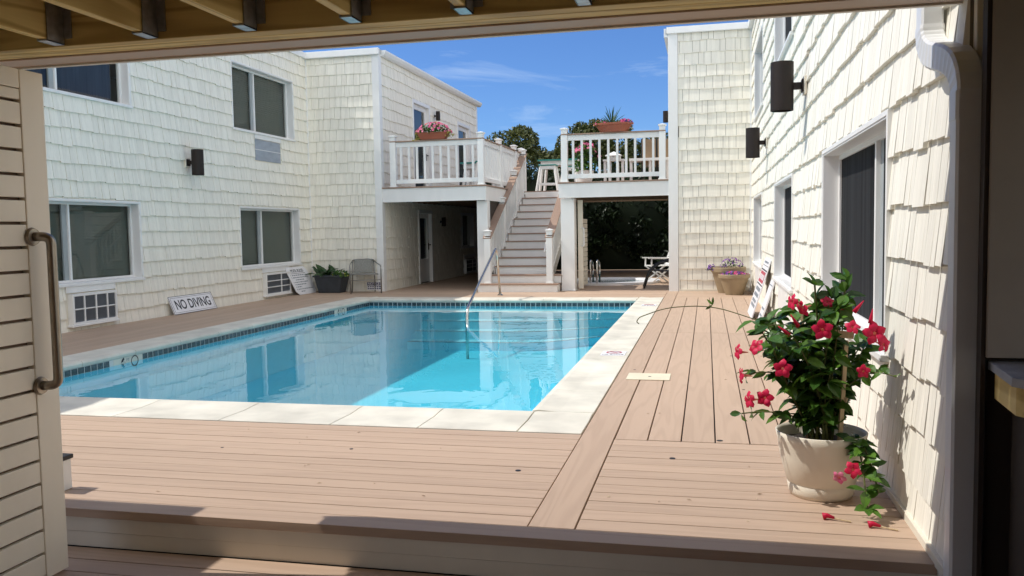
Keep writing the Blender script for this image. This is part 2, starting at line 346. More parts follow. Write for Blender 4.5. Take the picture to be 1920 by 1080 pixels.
def window(parent, mp_, u0, u1, v0, v1, split=0.42, dep=0.165, inside='blind', sill=True, near=None, screen=False):
    mb = MB(); p = 0.034; t = 0.03
    for a in ((u0-t, u0, v0-t, v1+t), (u1, u1+t, v0-t, v1+t), (u0, u1, v1, v1+t)): wbox(mb, mp_, *a, -0.01, p)          # channel round the opening
    e = 0.012
    for a in ((u0, u0+e, v0, v1), (u1-e, u1, v0, v1), (u0+e, u1-e, v1-e, v1), (u0+e, u1-e, v0, v0+e)): wbox(mb, mp_, *a, -dep-0.03, p-0.006)   # jamb
    w = mb.build('window', M['white'], parent, bevel=0.003)
    fr = MB(); a0, a1, b0, b1 = u0+e, u1-e, v0+e, v1-e; s = 0.035; um = a0+(a1-a0)*split
    for a in ((a0, a0+s, b0, b1), (a1-s, a1, b0, b1), (a0+s, a1-s, b1-s, b1), (a0+s, a1-s, b0, b0+s)): wbox(fr, mp_, *a, -dep, -dep+0.05)
    wbox(fr, mp_, um-0.018, um+0.018, b0+s, b1-s, -dep, -dep+0.062)
    fr.build('frame', M['white'], w, bevel=0.003)
    st = MB(); wbox(st, mp_, um-0.11, um-0.018, b0+s, b1-s, -dep+0.004, -dep+0.034)
    st.build('meeting_stile', M['sashgrey'], w)
    for (q0, q1, d) in ((a0+s, um-0.11, 0.012), (um+0.018, a1-s, 0.02)):
        g = MB(); g.add([mp_(q0, b0+s, -dep+d), mp_(q1, b0+s, -dep+d), mp_(q1, b1-s, -dep+d), mp_(q0, b1-s, -dep+d)], [(0, 1, 2, 3)]); g.build('pane', M['glass'], w)
    if inside == 'blind':
        bl = MB(); z = b0+0.02
        while z < b1-0.02:
            bl.add([mp_(a0, z, -dep-0.030), mp_(a1, z, -dep-0.030), mp_(a1, z+0.050, -dep-0.060), mp_(a0, z+0.050, -dep-0.060)], [(0, 1, 2, 3)]); z += 0.044
        bl.build('blind', M['blind'], w)
    else:
        c = MB(); n = int((a1-a0)/0.07)
        for k in range(n):
            ua, ub = a0+(a1-a0)*k/n, a0+(a1-a0)*(k+1)/n; um_ = (ua+ub)/2
            for (x, y, dx, dy) in ((ua, um_, 0, 0.03), (um_, ub, 0.03, 0)):
                c.add([mp_(x, b0, -dep-0.14+dx), mp_(y, b0, -dep-0.14+dy), mp_(y, b1, -dep-0.14+dy), mp_(x, b1, -dep-0.14+dx)], [(0, 1, 2, 3)])
        c.build('curtain', M['screen' if inside == 'screen' else 'curtain'], w)
    if screen:
        c = MB(); wbox(c, mp_, um+0.018, a1-s, b0+s, b1-s, -dep+0.03, -dep+0.033); wbox(c, mp_, a0+s, um-0.11, b0+s, b1-s, -dep+0.03, -dep+0.033); c.build('insect_screen', M['mesh'], w)
    if sill:
        s_ = MB(); wbox(s_, mp_, u0-t-0.01, u1+t+0.01, v0-0.038, v0, -0.01, 0.055); s_.build('sill', M['white'], w, bevel=0.004)
    return w
def air_conditioner(parent, mp_, u0, u1, v0, v1, cols=(0.0, 0.62, 1.0), rows=3, grid=None):
    pn = MB(); wbox(pn, mp_, u0-0.05, u1+0.05, v1+0.02, v1+0.145, 0.0, 0.04)
    ac = MB(); wbox(ac, mp_, u0+0.02, u1-0.02, v0+0.01, v1-0.005, -0.1, 0.075)
    A = ac.build('air_conditioner', M['greygrille'], parent)
    pn.build('cover_strip', M['white'], A, bevel=0.004)
    f = MB(); t = 0.035
    for a in ((u0, u0+t, v0, v1), (u1-t, u1, v0, v1), (u0+t, u1-t, v1-t, v1), (u0+t, u1-t, v0, v0+t)): wbox(f, mp_, *a, 0.0, 0.10)
    a0, a1, b0, b1 = u0+t, u1-t, v0+t, v1-t
    for k in range(1, rows):
        z = b0+(b1-b0)*k/rows; wbox(f, mp_, a0, a1, z-0.009, z+0.009, 0.06, 0.096)
    for c in cols[1:-1]:
        x = a0+(a1-a0)*c; wbox(f, mp_, x-0.012, x+0.012, b0, b1, 0.06, 0.098)
    f.build('grille_frame', M['white'], A, bevel=0.003)
    lv = MB(); z = b0+0.012
    while z < b1-0.01:
        lv.add([mp_(a0, z, 0.078), mp_(a1, z, 0.078), mp_(a1, z+0.014, 0.088), mp_(a0, z+0.014, 0.088)], [(0, 1, 2, 3)]); z += 0.018
    lv.build('louvre', M['greygrille'], A)
    sl = MB(); wbox(sl, mp_, u0-0.03, u1+0.03, v0-0.03, v0, 0.0, 0.115); sl.build('ledge', M['white'], A, bevel=0.004)
    return A

# ------------------------------------------------------------------ ground, floors
g = MB(); g.add([(-400, -400, -1.6), (400, -400, -1.6), (400, 800, -1.6), (-400, 800, -1.6)], [(0, 1, 2, 3)])
tag(g.build('ground', M['ground']), 'bare ground around the motel', kind='structure')
# pool: coping outer x -7.23..-0.82, y 5.56..16.75 ; inner x -6.72..-1.28, y 6.2..16.22
CX0, CX1, CY0, CY1 = -7.23, -0.82, 5.56, 16.75
IX0, IX1, IY0, IY1 = -6.72, -1.28, 6.20, 16.22
EDGE = 3.62
dx, dy = MB(), MB(); rnd = random.Random(3)
def boards_x(x0, x1, y0, y1, w=0.141, gap=0.007):
    y = y0; n = max(1, round((y1-y0)/w)); w = (y1-y0)/n
    for k in range(n): dx.box(x0+0.002, x1-0.002, y0+k*w+gap/2, y0+(k+1)*w-gap/2, -0.03, rnd.uniform(-0.0015, 0.0))
def boards_y(x0, x1, y0, y1, w=0.141, gap=0.006):
    n = max(1, round((x1-x0)/w)); w = (x1-x0)/n
    for k in range(n): dy.box(x0+k*w+gap/2, x0+(k+1)*w-gap/2, y0+0.002, y1-0.002, -0.03, rnd.uniform(-0.0015, 0.0))
dx.box(-9.0, 0.90, EDGE, 3.762, -0.045, 0.0)                                  # nosing board
boards_x(-9.0, -0.812, 3.766, CY0-0.008)
dy.box(-0.808, -0.594, 3.768, FY+0.0, -0.03, 0.0)                             # border board
boards_x(-0.588, 0.905, 3.766, 5.46)
boards_y(-0.588, 0.905, 5.468, 11.17, 0.203, 0.009); boards_y(-0.588, 0.905, 11.178, 16.78, 0.203, 0.009)
boards_x(-0.588, 0.905, 16.785, FY)
boards_x(-9.0, -0.812, CY1+0.008, FY)
boards_y(-9.0, CX0-0.008, CY0-0.005, CY1+0.005)
boards_x(TX+0.03, XS-0.03, FY+0.002, 28.0)
deck = dx.build('pool_deck', M['deckx'], bevel=0.0025); tag(deck, 'tan composite boards running across the pool deck', kind='structure')
deck2 = dy.build('deck_boards', M['decky'], deck, bevel=0.0025)
sub = MB(); sub.box(-9.05, CX0, EDGE+0.03, FY, -0.30, -0.05); sub.box(CX0, CX1, EDGE+0.03, CY0, -0.30, -0.05); sub.box(CX1, RW, EDGE+0.03, FY, -0.30, -0.05)
sub.box(CX0, CX1, CY1, FY, -0.30, -0.05); sub.box(TX, XS, FY, 28, -0.30, -0.05)
sub.build('deck_framing', M['black'], deck)
pl = MB()
for (x, y, r) in ((-1.05, 4.65, .016), (-0.20, 5.05, .018), (0.08, 5.52, .02), (-2.2, 4.95, .012), (-0.68, 8.2, .012), (-3.05, 4.85, .010), (0.3, 7.3, .012), (0.25, 9.2, .012)):
    pl.lathe([(0, 0.0012), (r, 0.001), (r, -0.003)], (x, y, 0.0), 14)
pl.build('bolt_cover', M['black'], deck)
ri = MB(); ri.box(-9.0, 0.93, EDGE+0.022, EDGE+0.05, -0.125, -0.046); ri.box(-9.0, 0.93, EDGE+0.028, EDGE+0.05, -0.205, -0.127)
ri.build('step_fascia', M['cream'], deck, bevel=0.002)
dx = MB(); boards_x(-9.0, 3.0, -3.0, EDGE+0.02)
pf = dx.build('porch_floor', M['deckx'], None, bevel=0.0025); pf.location.z = -0.205; tag(pf, 'shaded composite floor of the porch below the step', kind='structure')

# ------------------------------------------------------------------ swimming pool
WZ, DEP = -0.120, -0.78
pool = thing('swimming_pool', 'rectangular swimming pool with pale stone coping and bright blue basin', 'swimming pool', ((CX0+CX1)/2, (CY0+CY1)/2, 0))
b = MB()
b.add([(IX0, IY0, -0.06), (IX1, IY0, -0.06), (IX1, IY1, -0.06), (IX0, IY1, -0.06), (IX0, IY0, DEP), (IX1, IY0, DEP), (IX1, IY1, DEP), (IX0, IY1, DEP)],
      [(4, 5, 6, 7), (0, 4, 7, 3), (1, 2, 6, 5), (0, 1, 5, 4), (2, 3, 7, 6)])
b.build('basin', M['plaster'], pool)
lg = MB(); lg.box(IX0+0.002, IX0+0.22, IY0+0.01, IY1-0.005, DEP+0.002, -0.30); lg.box(IX0+0.22, -5.4, IY1-0.24, IY1-0.005, DEP+0.002, -0.30)
lg.build('ledge', M['step_plaster'], pool)
for k in range(4):
    z = -0.20-0.145*k; y1 = IY1-0.005-0.0; f = 0.42+0.40*k
    pts = [(-5.35, y1), (-5.35+0.02, y1-f)] + [(-4.15+0.30*k+t*(IX1-0.01+4.15-0.30*k), y1-f+(f-0.16-0.05*k)*(1-math.cos(t*math.pi))/2) for t in [i/12 for i in range(13)]] + [(IX1-0.005, y1)]
    s = MB(); s.prism([(x, y-0.001*k) for x, y in pts], DEP+0.001*k, z-0.001*k)
    S = s.build('pool_step', M['step_plaster'], pool)
    ed = MB()
    for p, q in zip(pts[1:-2], pts[2:-1]): ed.bar((p[0], p[1]+0.02, z+0.004), (q[0], q[1]+0.02, z+0.004), 0.045, 0.003)
    ed.build('step_edging', M['greyink'], S)
# coping stones with a raised lip
def coping_stone(x0, x1, y0, y1, side):
    prof = [(0.0, 0.004), (0.10, 0.004), (0.32, 0.000), (0.44, 0.008), (0.52, 0.012), (0.57, 0.004), (0.585, -0.02), (0.575, -0.055), (0.0, -0.055)]
    n = len(prof); vs = []; W = {'S': y1-y0, 'N': y1-y0, 'E': x1-x0, 'W': x1-x0}[side]; sc_ = W/0.585
    for e in (0, 1):
        for (d, z) in prof:
            d *= sc_
            if side == 'S': vs.append(((x0, x1)[e], y0+d, z))
            if side == 'N': vs.append(((x0, x1)[e], y1-d, z))
            if side == 'E': vs.append((x1-d, (y0, y1)[e], z))
            if side == 'W': vs.append((x0+d, (y0, y1)[e], z))
    fs = [tuple(range(n)), tuple(range(2*n-1, n-1, -1))] + [(k, n+k, n+(k+1)%n, (k+1)%n) for k in range(n)]
    return MB().add(vs, fs)
cop = MB()
def addc(m): cop.add(m.v, m.f)
J = [CX0, -6.3, -5.35, -4.42, -3.52, -2.63, -1.97, IX1+0.02]
for a, b_ in zip(J[:-1], J[1:]): addc(coping_stone(a+0.003, b_-0.003, CY0, IY0+0.02, 'S'))
addc(coping_stone(IX1+0.026, CX1, CY0, IY0+0.02, 'S'))
J = [IX0+0.02+0.9*k for k in range(6)] + [IX1-0.02]
for a, b_ in zip(J[:-1], J[1:]): addc(coping_stone(a+0.003, b_-0.003, IY1-0.02, CY1, 'N'))
J = [IY0+0.02, 7.05, 7.95, 8.80, 9.62, 10.5, 11.4, 12.3, 13.2, 14.1, 14.75, 15.3, CY1]
for a, b_ in zip(J[:-1], J[1:]): addc(coping_stone(IX1-0.02, CX1, a+0.003, b_-0.003, 'E'))
J = [IY0+0.02, 7.1, 8.0, 8.9, 9.8, 10.7, 11.6, 12.5, 13.4, 14.3, 15.2, CY1]
for a, b_ in zip(J[:-1], J[1:]): addc(coping_stone(CX0, IX0+0.02, a+0.003, b_-0.003, 'W'))
cop.build('coping', M['coping'], pool, bevel=0.004)
cb = MB(); cb.box(CX0+0.01, CX1-0.01, CY0+0.01, IY0-0.01, -0.3, -0.058); cb.box(CX0+0.01, CX1-0.01, IY1+0.01, CY1-0.01, -0.3, -0.058)
cb.box(CX0+0.01, IX0-0.01, IY0-0.01, IY1+0.01, -0.3, -0.058); cb.box(IX1+0.01, CX1-0.01, IY0-0.01, IY1+0.01, -0.3, -0.058)
cb.build('grout_bed', M['grout'], pool)
tl = MB(); gr = MB(); T = 0.102
gaps_w = [(8.52, 9.03), (14.55, 15.08)]
def tile_run(axis, c, a, b_, sgn, skip=()):
    u = a
    while u + T <= b_:
        if not any(s0 < u+T/2 < s1 for s0, s1 in skip):
            if axis == 'x': tl.box(u+0.006, u+T-0.006, c, c+sgn*0.008, -0.128, -0.062)
            else: tl.box(c, c+sgn*0.008, u+0.006, u+T-0.006, -0.128, -0.062)
        u += T
    if axis == 'x': gr.box(a, b_, c-sgn*0.001, c+sgn*0.005, -0.135, -0.058)
    else: gr.box(c-sgn*0.001, c+sgn*0.005, a, b_, -0.135, -0.058)
for a in (('x', IY1, IX0, IX1, -1), ('y', IX0, IY0, gaps_w[0][0], 1), ('y', IX0, gaps_w[0][1], gaps_w[1][0], 1), ('y', IX0, gaps_w[1][1], IY1, 1), ('y', IX1, IY0, IY1, -1), ('x', IY0, IX0, IX1, 1)):
    tl = MB(); gr = MB(); tile_run(*a); B_ = tl.build('tile_band', M['tile'], pool); gr.build('grout', M['grout'], B_)
for (s0, s1) in gaps_w:
    Mx = Matrix(((0, 0, 1, IX0+0.007), (1, 0, 0, (s0+s1)/2-0.10), (0, 1, 0, -0.125), (0, 0, 0, 1)))
    pm = MB(); pm.box(IX0+0.004, IX0+0.0055, s0-0.01, s1+0.01, -0.132, -0.060); P = pm.build('depth_marker', M['coping'], pool)
    text_part('6', 0.15, M['blackpaint'], P, Mx, bold=0.006)
    text_part('FT', 0.05, M['greyink'], P, Matrix.Translation((0, 0.09, 0.03)) @ Mx)
    rg = MB()
    for k in range(24):
        a0, a1 = 2*math.pi*k/24, 2*math.pi*(k+1)/24; c = ((s0+s1)/2+0.11, -0.125)
        rg.add([(IX0+0.0075, c[0]+r*math.cos(a), c[1]+r*math.sin(a)) for r, a in ((0.055, a0), (0.068, a0), (0.068, a1), (0.055, a1))], [(0, 1, 2, 3)])
    rg.build('no_diving_symbol', M['blackpaint'], P)
for (yc,) in ((9.2,), (15.02,)):
    z = 0.006; pm = MB(); pm.box(-1.12, -0.86, yc-0.15, yc+0.17, z-0.006, z+0.003); P = pm.build('depth_marker', M['signwhite'], pool)
    rg = MB()
    for k in range(28):
        a0, a1 = 2*math.pi*k/28, 2*math.pi*(k+1)/28
        rg.add([(-0.99+r*math.cos(a), yc+0.06+r*math.sin(a), z+0.0055) for r, a in ((0.066, a0), (0.086, a0), (0.086, a1), (0.066, a1))], [(0, 1, 2, 3)])
    rg.bar((-1.045, yc+0.115, z+0.0055), (-0.935, yc+0.005, z+0.0055), 0.018, 0.001)
    rg.build('no_diving_symbol', M['redink'], P)
    text_part('NO DIVING', 0.045, M['blackpaint'], P, Matrix.Translation((-0.99, yc-0.09, z+0.004)))
w = MB(); w.add([(IX0+0.004, IY0+0.004, WZ), (IX1-0.004, IY0+0.004, WZ), (IX1-0.004, IY1-0.004, WZ), (IX0+0.004, IY1-0.004, WZ)], [(0, 1, 2, 3)])
tag(w.build('pool_water', M['water']), 'still clear blue water filling the swimming pool', kind='structure')

# ------------------------------------------------------------------ left motel building
LBld = thing('motel_building', 'cream shingled two storey motel wing left of the pool', 'building', (-10, 11, 0), 'shingled motel wings round the pool')
wl = [(9.76, 12.24, 0.69, 1.90), (15.33, 17.83, 0.69, 1.90), (9.65, 12.13, 3.46, 4.74), (15.21, 17.72, 3.46, 4.74)]
ac_holes = [(10.5, 11.57, 0.04, 0.69), (16.08, 17.27, 0.04, 0.69), (15.98, 17.12, 2.86, 3.46)]
shingle_wall(LBld, mapL, -4.0, FY, -0.30, ROOF, wl+ac_holes, 11, thick=0.032)
kick = MB(); wbox(kick, mapL, 3.7, FY, -0.02, 0.045, 0.0, 0.02)
for h in ac_holes: wbox(kick, mapL, h[0]-0.02, h[1]+0.02, h[2]-0.01, h[3], -0.16, 0.006)
kick.build('base_trim', M['cream'], LBld)
window(LBld, mapL, *wl[0], inside='blind'); window(LBld, mapL, *wl[1], inside='blind')
window(LBld, mapL, *wl[2], inside='curtain'); window(LBld, mapL, *wl[3], inside='blind')
air_conditioner(LBld, mapL, 10.56, 11.51, 0.09, 0.54, cols=(0, 0.24, 0.52, 0.80, 1.0), rows=2)
air_conditioner(LBld, mapL, 16.14, 17.21, 0.08, 0.54)
cv = MB(); wbox(cv, mapL, 16.03, 17.08, 2.89, 3.32, -0.02, 0.02); cp_ = cv.build('cover_panel', M['greypanel'], LBld, bevel=0.004)
cs = MB(); wbox(cs, mapL, 16.0, 17.1, 3.105, 3.115, 0.0, 0.024); wbox(cs, mapL, 16.0, 17.1, 3.33, 3.42, 0.0, 0.03); cs.build('cover_strip', M['white'], cp_)
shingle_wall(LBld, mapF, LW+0.03, TX-0.13, -0.02, ROOF, [], 12)
twd = [(20.64, 22.04, UP, 4.72), (24.62, 26.03, UP, 4.62)]; twl = [(20.90, 22.05, 0.0, 1.92), (24.85, 26.25, 0.86, 1.88), (25.05, 26.34, 0.04, 0.52)]
shingle_wall(LBld, mapT, FY+0.02, 26.9, -0.02, ROOF, twd+twl, 13)
for a in ((TX-0.13, TX+0.035, FY-0.035, FY+0.14, -0.02, ROOF), (TX-0.02, TX+0.03, 26.8, 26.95, -0.02, ROOF), (LW+0.0, LW+0.045, FY-0.045, FY, 0, ROOF)): MB().box(*a).build('corner_board', M['white'], LBld, bevel=0.004)
bk = MB(); bk.box(-15, -14.8, -4, 27, -0.3, ROOF); bk.box(-15, LW, -4.0, -3.8, -0.3, ROOF-0.01); bk.box(-15, TX-0.16, 26.7, 26.9, -0.3, ROOF-0.01); bk.box(-15, LW-0.16, -3.8, 26.7, -0.35, -0.30)
bk.build('rear_wall', M['sheath'], LBld)
rf = MB(); rf.box(-15.1, LW+0.06, -4.1, FY-0.08, ROOF, ROOF+0.08); rf.box(-15.1, TX+0.06, FY-0.08, 27.05, ROOF, ROOF+0.08)
rf.build('roof', M['roof'], LBld)
gt = MB(); gt.box(LW-0.02, LW+0.075, -4.1, FY-0.09, ROOF-0.04, ROOF+0.09); gt.box(LW-0.02, TX+0.07, FY-0.12, FY-0.03, ROOF-0.05, ROOF+0.09)
gt.build('roof_edge', M['white'], LBld, bevel=0.006)
gu = MB(); n0 = len(gu.v)
pr = [(0, 0.10), (0.13, 0.10), (0.13, 0.06), (0.10, 0.0), (0.06, -0.03), (0, -0.03)]
vs = [(TX+0.03+a, y, ROOF-0.03+z) for y in (FY+0.1, 27.1) for a, z in pr]
gu.add(vs, [tuple(range(6)), tuple(range(11, 5, -1))] + [(k, 6+k, 6+(k+1)%6, (k+1)%6) for k in range(6)])
gu.build('gutter', M['white'], LBld)
def glass_door(parent, mp_, u0, u1, v0, v1, lo=0.12, dep=0.05):
    d = MB(); t = 0.09
    for a in ((u0, u0+t, v0, v1), (u1-t, u1, v0, v1), (u0+t, u1-t, v1-t, v1)): wbox(d, mp_, *a, -0.1, 0.04)
    D = d.build('door', M['white'], parent, bevel=0.004)
    a0, a1, b0, b1 = u0+t, u1-t, v0+0.02, v1-t; s = 0.12; lf = MB()
    for a in ((a0, a0+s, b0, b1), (a1-s, a1, b0, b1), (a0+s, a1-s, b1-s, b1), (a0+s, a1-s, b0, b0+lo)): wbox(lf, mp_, *a, -dep-0.045, -dep)
    lf.build('door_leaf', M['white'], D, bevel=0.004)
    gl = MB(); gl.add([mp_(a0+s, b0+lo, -dep-0.02), mp_(a1-s, b0+lo, -dep-0.02), mp_(a1-s, b1-s, -dep-0.02), mp_(a0+s, b1-s, -dep-0.02)], [(0, 1, 2, 3)]); gl.build('pane', M['glass'], D)
    cu = MB(); wbox(cu, mp_, a0+s-0.02, a1-s+0.02, b0+lo-0.02, b1-s+0.02, -dep-0.09, -dep-0.08); cu.build('curtain', M['curtain'], D)
    h = MB(); x = a1-0.06; zc = b0+0.98
    h.tube([mp_(x, zc, -dep), mp_(x, zc, -dep+0.06), mp_(x-0.12, zc, -dep+0.065)], 0.012); wbox(h, mp_, x-0.025, x+0.025, zc-0.13, zc+0.05, -dep, -dep+0.012)
    h.build('handle', M['metal_lamp'], D)
for h in twd: glass_door(LBld, mapT, *h)
glass_door(LBld, mapT, *twl[0], lo=0.62)
window(LBld, mapT, *twl[1], inside='curtain'); air_conditioner(LBld, mapT, 25.08, 26.3, 0.08, 0.48)

# ------------------------------------------------------------------ right motel building
RB = thing('motel_building', 'cream shingled motel wing with sunlit wall right of the pool', 'building', (2, 11, 0), 'shingled motel wings round the pool')
wr = [(4.72, 7.20, 0.69, 1.92), (9.72, 12.15, 0.66, 1.90), (14.95, 17.40, 0.66, 1.90), (14.75, 17.15, 3.38, 4.66), (9.80, 12.20, 3.45, 4.66)]
rah = [(10.2, 11.5, 0.03, 0.66), (15.5, 16.8, 0.03, 0.66)]
shingle_wall(RB, mapR, 3.43, FY, -0.30, ROOF, wr+rah, 21, thick=0.026)
for k, h in enumerate(wr): window(RB, mapR, *h, split=0.36, inside='screen', dep=0.14, screen=True)
for h in rah: acp = MB(); wbox(acp, mapR, h[0], h[1], h[2], h[3]-0.045, -0.1, 0.03); acp.build('cover_panel', M['white'], RB, bevel=0.005)
shingle_wall(RB, mapF, XS+0.17, RW-0.05, -0.02, ROOF, [], 22, thick=0.022)
shingle_wall(RB, mapS, FY+0.15, 27.0, -0.02, ROOF, [], 23)
for a in ((XS-0.035, XS+0.165, FY-0.035, FY+0.14, -0.02, ROOF), (RW-0.055, RW, FY-0.05, FY-0.0, 0, ROOF)): MB().box(*a).build('corner_board', M['white'], RB, bevel=0.004)
kt = MB(); wbox(kt, mapR, 3.5, FY-0.06, -0.01, 0.035, 0.0, 0.04); wbox(kt, mapF, XS+0.18, RW-0.06, -0.01, 0.04, 0.0, 0.035)
kt.build('base_trim', M['cream'], RB, bevel=0.003)
nc = MB(); nc.box(RW+0.01, RW+0.16, 3.385, 3.425, -0.205, 3.0); nc.build('corner_board', M['cream'], RB, bevel=0.004)
bk = MB(); bk.box(6.8, 7.0, 3.43, 27, -0.3, ROOF); bk.box(XS+0.16, 6.8, 26.8, 27, -0.3, ROOF-0.01); bk.box(RW+0.16, 6.8, 3.43, 3.6, -0.3, ROOF-0.01); bk.box(RW+0.16, 6.8, 3.6, 26.8, -0.35, -0.30)
bk.build('rear_wall', M['sheath'], RB)
rf = MB(); rf.box(RW-0.08, 7.1, 3.4, FY-0.05, ROOF, ROOF+0.08); rf.box(XS-0.08, 7.1, FY-0.05, 27.1, ROOF, ROOF+0.08); rf.build('roof', M['roof'], RB)
gt = MB(); gt.box(XS-0.06, RW-0.1, FY-0.10, FY-0.03, ROOF-0.03, ROOF+0.10); gt.box(RW-0.10, RW+0.02, 3.4, FY-0.04, ROOF-0.03, ROOF+0.10); gt.box(XS-0.12, XS-0.02, FY+0.03, 27.1, ROOF-0.08, ROOF+0.10)
gt.build('roof_edge', M['white'], RB, bevel=0.006)

# ------------------------------------------------------------------ wall lamps
def lamp_proto():
    t = thing('wall_lamp', 'x', 'wall lamp', (0, 0, 0), 'bronze cylinder lamps on the shingled walls')
    b = MB(); b.box(0.02, 0.045, -0.075, 0.075, -0.085, 0.085); b.build('mounting_block', M['cream'], t, bevel=0.006)
    b = MB(); b.box(0.045, 0.062, -0.055, 0.055, -0.06, 0.06); b.build('backplate', M['metal_lamp'], t, bevel=0.008)
    b = MB(); b.box(0.06, 0.15, -0.032, 0.032, -0.032, 0.032); b.build('arm', M['metal_lamp'], t, bevel=0.01)
    b = MB(); r = 0.105; h = 0.225
    b.lathe([(0, h-0.006), (r-0.006, h-0.006), (r-0.004, h), (r, h), (r, -h), (r-0.008, -h), (r-0.01, -h+0.04), (0, -h+0.04)], (0.235, 0, 0), 32)
    b.build('shade', M['metal_lamp'], t, smooth=False)
    return t
lp = lamp_proto()
spots = [((LW, 13.62, 2.66), 0, 'bronze cylinder lamp alone on shaded left wall between window columns'),
         ((RW, 8.50, 2.67), 180, 'large bronze cylinder lamp on sunlit right wall nearest the downspout'),
         ((RW, 13.74, 2.64), 180, 'second bronze cylinder lamp further along sunlit right wall near its corner'),
         ((TX, 22.45, 4.50), 0, 'small dark lamp beside upper balcony door above the trough of flowers'),
         ((TX, 22.75, 1.62), 0, 'dark lamp under the balcony beside the storm door'),
         ((XS, 19.3, 3.80), 180, 'dark lamp sticking out past right corner board against sky')]
for i, (p, a, l) in enumerate(spots):
    o = lp if i == 0 else copy_tree(lp); o.location = p; o.rotation_euler = (0, 0, R(a)); o['label'] = l
    if i > 2: o.scale = (0.55, 0.55, 0.55)

# ------------------------------------------------------------------ balconies, stairs, railings
def balcony(label, x0, x1, y0, y1, pillars, side=None, loc=None):
    t = thing('balcony', label, 'balcony', loc or ((x0+x1)/2, y0, 0), 'raised balconies behind the pool')
    f = MB(); f.box(x0, x1, y0, y0+0.04, UP-0.34, UP-0.03)
    if side: f.box(side[0]-0.04, side[0], y0+0.041, side[1], UP-0.345, UP-0.03)
    f.build('fascia', M['white'], t, bevel=0.004)
    d = MB(); n = round((y1-y0+0.03)/0.14); w = (y1-y0+0.03)/n
    for k in range(n): d.box(x0-0.01, x1+(0.03 if side else 0), y0-0.03+k*w+0.002, y0-0.03+(k+1)*w-0.003, UP-0.027, UP)
    d.build('decking', M['trex'], t)
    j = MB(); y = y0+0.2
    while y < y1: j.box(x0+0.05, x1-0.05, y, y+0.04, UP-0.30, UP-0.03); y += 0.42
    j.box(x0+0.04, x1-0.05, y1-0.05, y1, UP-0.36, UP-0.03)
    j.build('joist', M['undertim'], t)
    for (a, b_, c, d_) in pillars:
        p = MB(); p.box(a, b_, c, d_, 0, UP-0.345); p.box(a-0.012, b_+0.012, c-0.012, d_+0.012, 0, 0.02); p.build('pillar', M['white'], t, bevel=0.004)
    return t
balcony('left balcony above the shaded storm door carrying a flower trough', TX+0.035, -4.79, FY, 27.5, [(-5.04, -4.795, 18.56, 18.80)], side=(-4.79, 22.3))
balcony('right balcony over the opening that shows the hot tub', -3.15, XS-0.035, FY, 20.25, [(-3.13, -2.83, 18.56, 18.86)])
rd = thing('balcony', 'rear upper deck behind the stairs holding the teal edged bar table', 'balcony', (-3, 23.2, 0), 'raised balconies behind the pool')
d = MB(); d.box(-4.76, XS-0.04, 23.25, 27.5, UP-0.03, UP); d.box(-4.76, -3.40, 22.27, 23.25, UP-0.03, UP); d.build('decking', M['trex'], rd)
d = MB(); d.box(-4.70, XS-0.05, 23.26, 23.3, UP-0.3, UP-0.03); d.build('fascia', M['undertim'], rd)
pc = MB(); pc.box(XS-0.06, XS+0.0, FY-0.03, FY-0.005, 0, 2.05)

def cap(mb, x, y, z, s=0.075):
    mb.add([(x-a*s, y-b*s, z+h) for h, q in ((0, 0.82), (0.085, 0.82), (0.10, 1.12), (0.122, 1.12)) for a, b in ((-q, -q), (q, -q), (q, q), (-q, q))] + [(x, y, z+0.145)],
           [(0, 1, 5, 4), (1, 2, 6, 5), (2, 3, 7, 6), (3, 0, 4, 7), (4, 5, 9, 8), (5, 6, 10, 9), (6, 7, 11, 10), (7, 4, 8, 11), (8, 9, 13, 12), (9, 10, 14, 13), (10, 11, 15, 14), (11, 8, 12, 15), (12, 13, 16), (13, 14, 16), (14, 15, 16), (15, 12, 16)])
def railing(name, label, cat, posts, base, top, group, capboard=0.145, spacing=0.19, bal=0.048, foot=True):
    """posts: list of (x,y); base(x,y) gives the walking surface, top is rail height over it"""
    t = thing(name, label, cat, (posts[0][0], posts[0][1], base(*posts[0])), group)
    for (x, y) in posts:
        z0 = base(x, y); p = MB(); p.box(x-0.068, x+0.068, y-0.068, y+0.068, z0, z0+top)
        if foot: p.box(x-0.085, x+0.085, y-0.085, y+0.085, z0, z0+0.025)
        P = p.build('post', M['white'], t, bevel=0.004)
        c = MB(); cap(c, x, y, z0+top+0.024); c.build('post_cap', M['white'], P)
    tr, br, cbm = MB(), MB(), MB()
    for (a, b_) in zip(posts[:-1], posts[1:]):
        A, B = Vector((*a, base(*a))), Vector((*b_, base(*b_))); d = B-A; L2 = Vector((d.x, d.y)).length
        u = d/L2; A2, B2 = A+u*0.07, B-u*0.07
        tr.bar(A2+Vector((0, 0, top-0.002)), B2+Vector((0, 0, top-0.002)), 0.06, 0.115)
        br.bar(A2+Vector((0, 0, 0.17)), B2+Vector((0, 0, 0.17)), 0.05, 0.095)
        cbm.bar(A-u*0.07+Vector((0, 0, top+0.026)), B+u*0.07+Vector((0, 0, top+0.026)), capboard, 0.026)
        n = max(2, round(L2/spacing))
        for k in range(1, n):
            q = A+d*(k/n); bl = MB(); s = bal/2; sl = d.z/L2
            zt, zb = q.z+top-0.118, q.z+0.168; e = abs(sl)*s+0.004
            bl.box(q.x-s, q.x+s, q.y-s, q.y+s, zb-e, zt+e); bl.build('baluster', M['white'], t)
    tr.build('top_rail', M['white'], t, bevel=0.003); br.build('bottom_rail', M['white'], t, bevel=0.003)
    if capboard: cbm.build('handrail_board', M['trex'], t, bevel=0.004)
    return t
G = 'white balustrades of the balconies and stairs'
flat = lambda x, y: UP
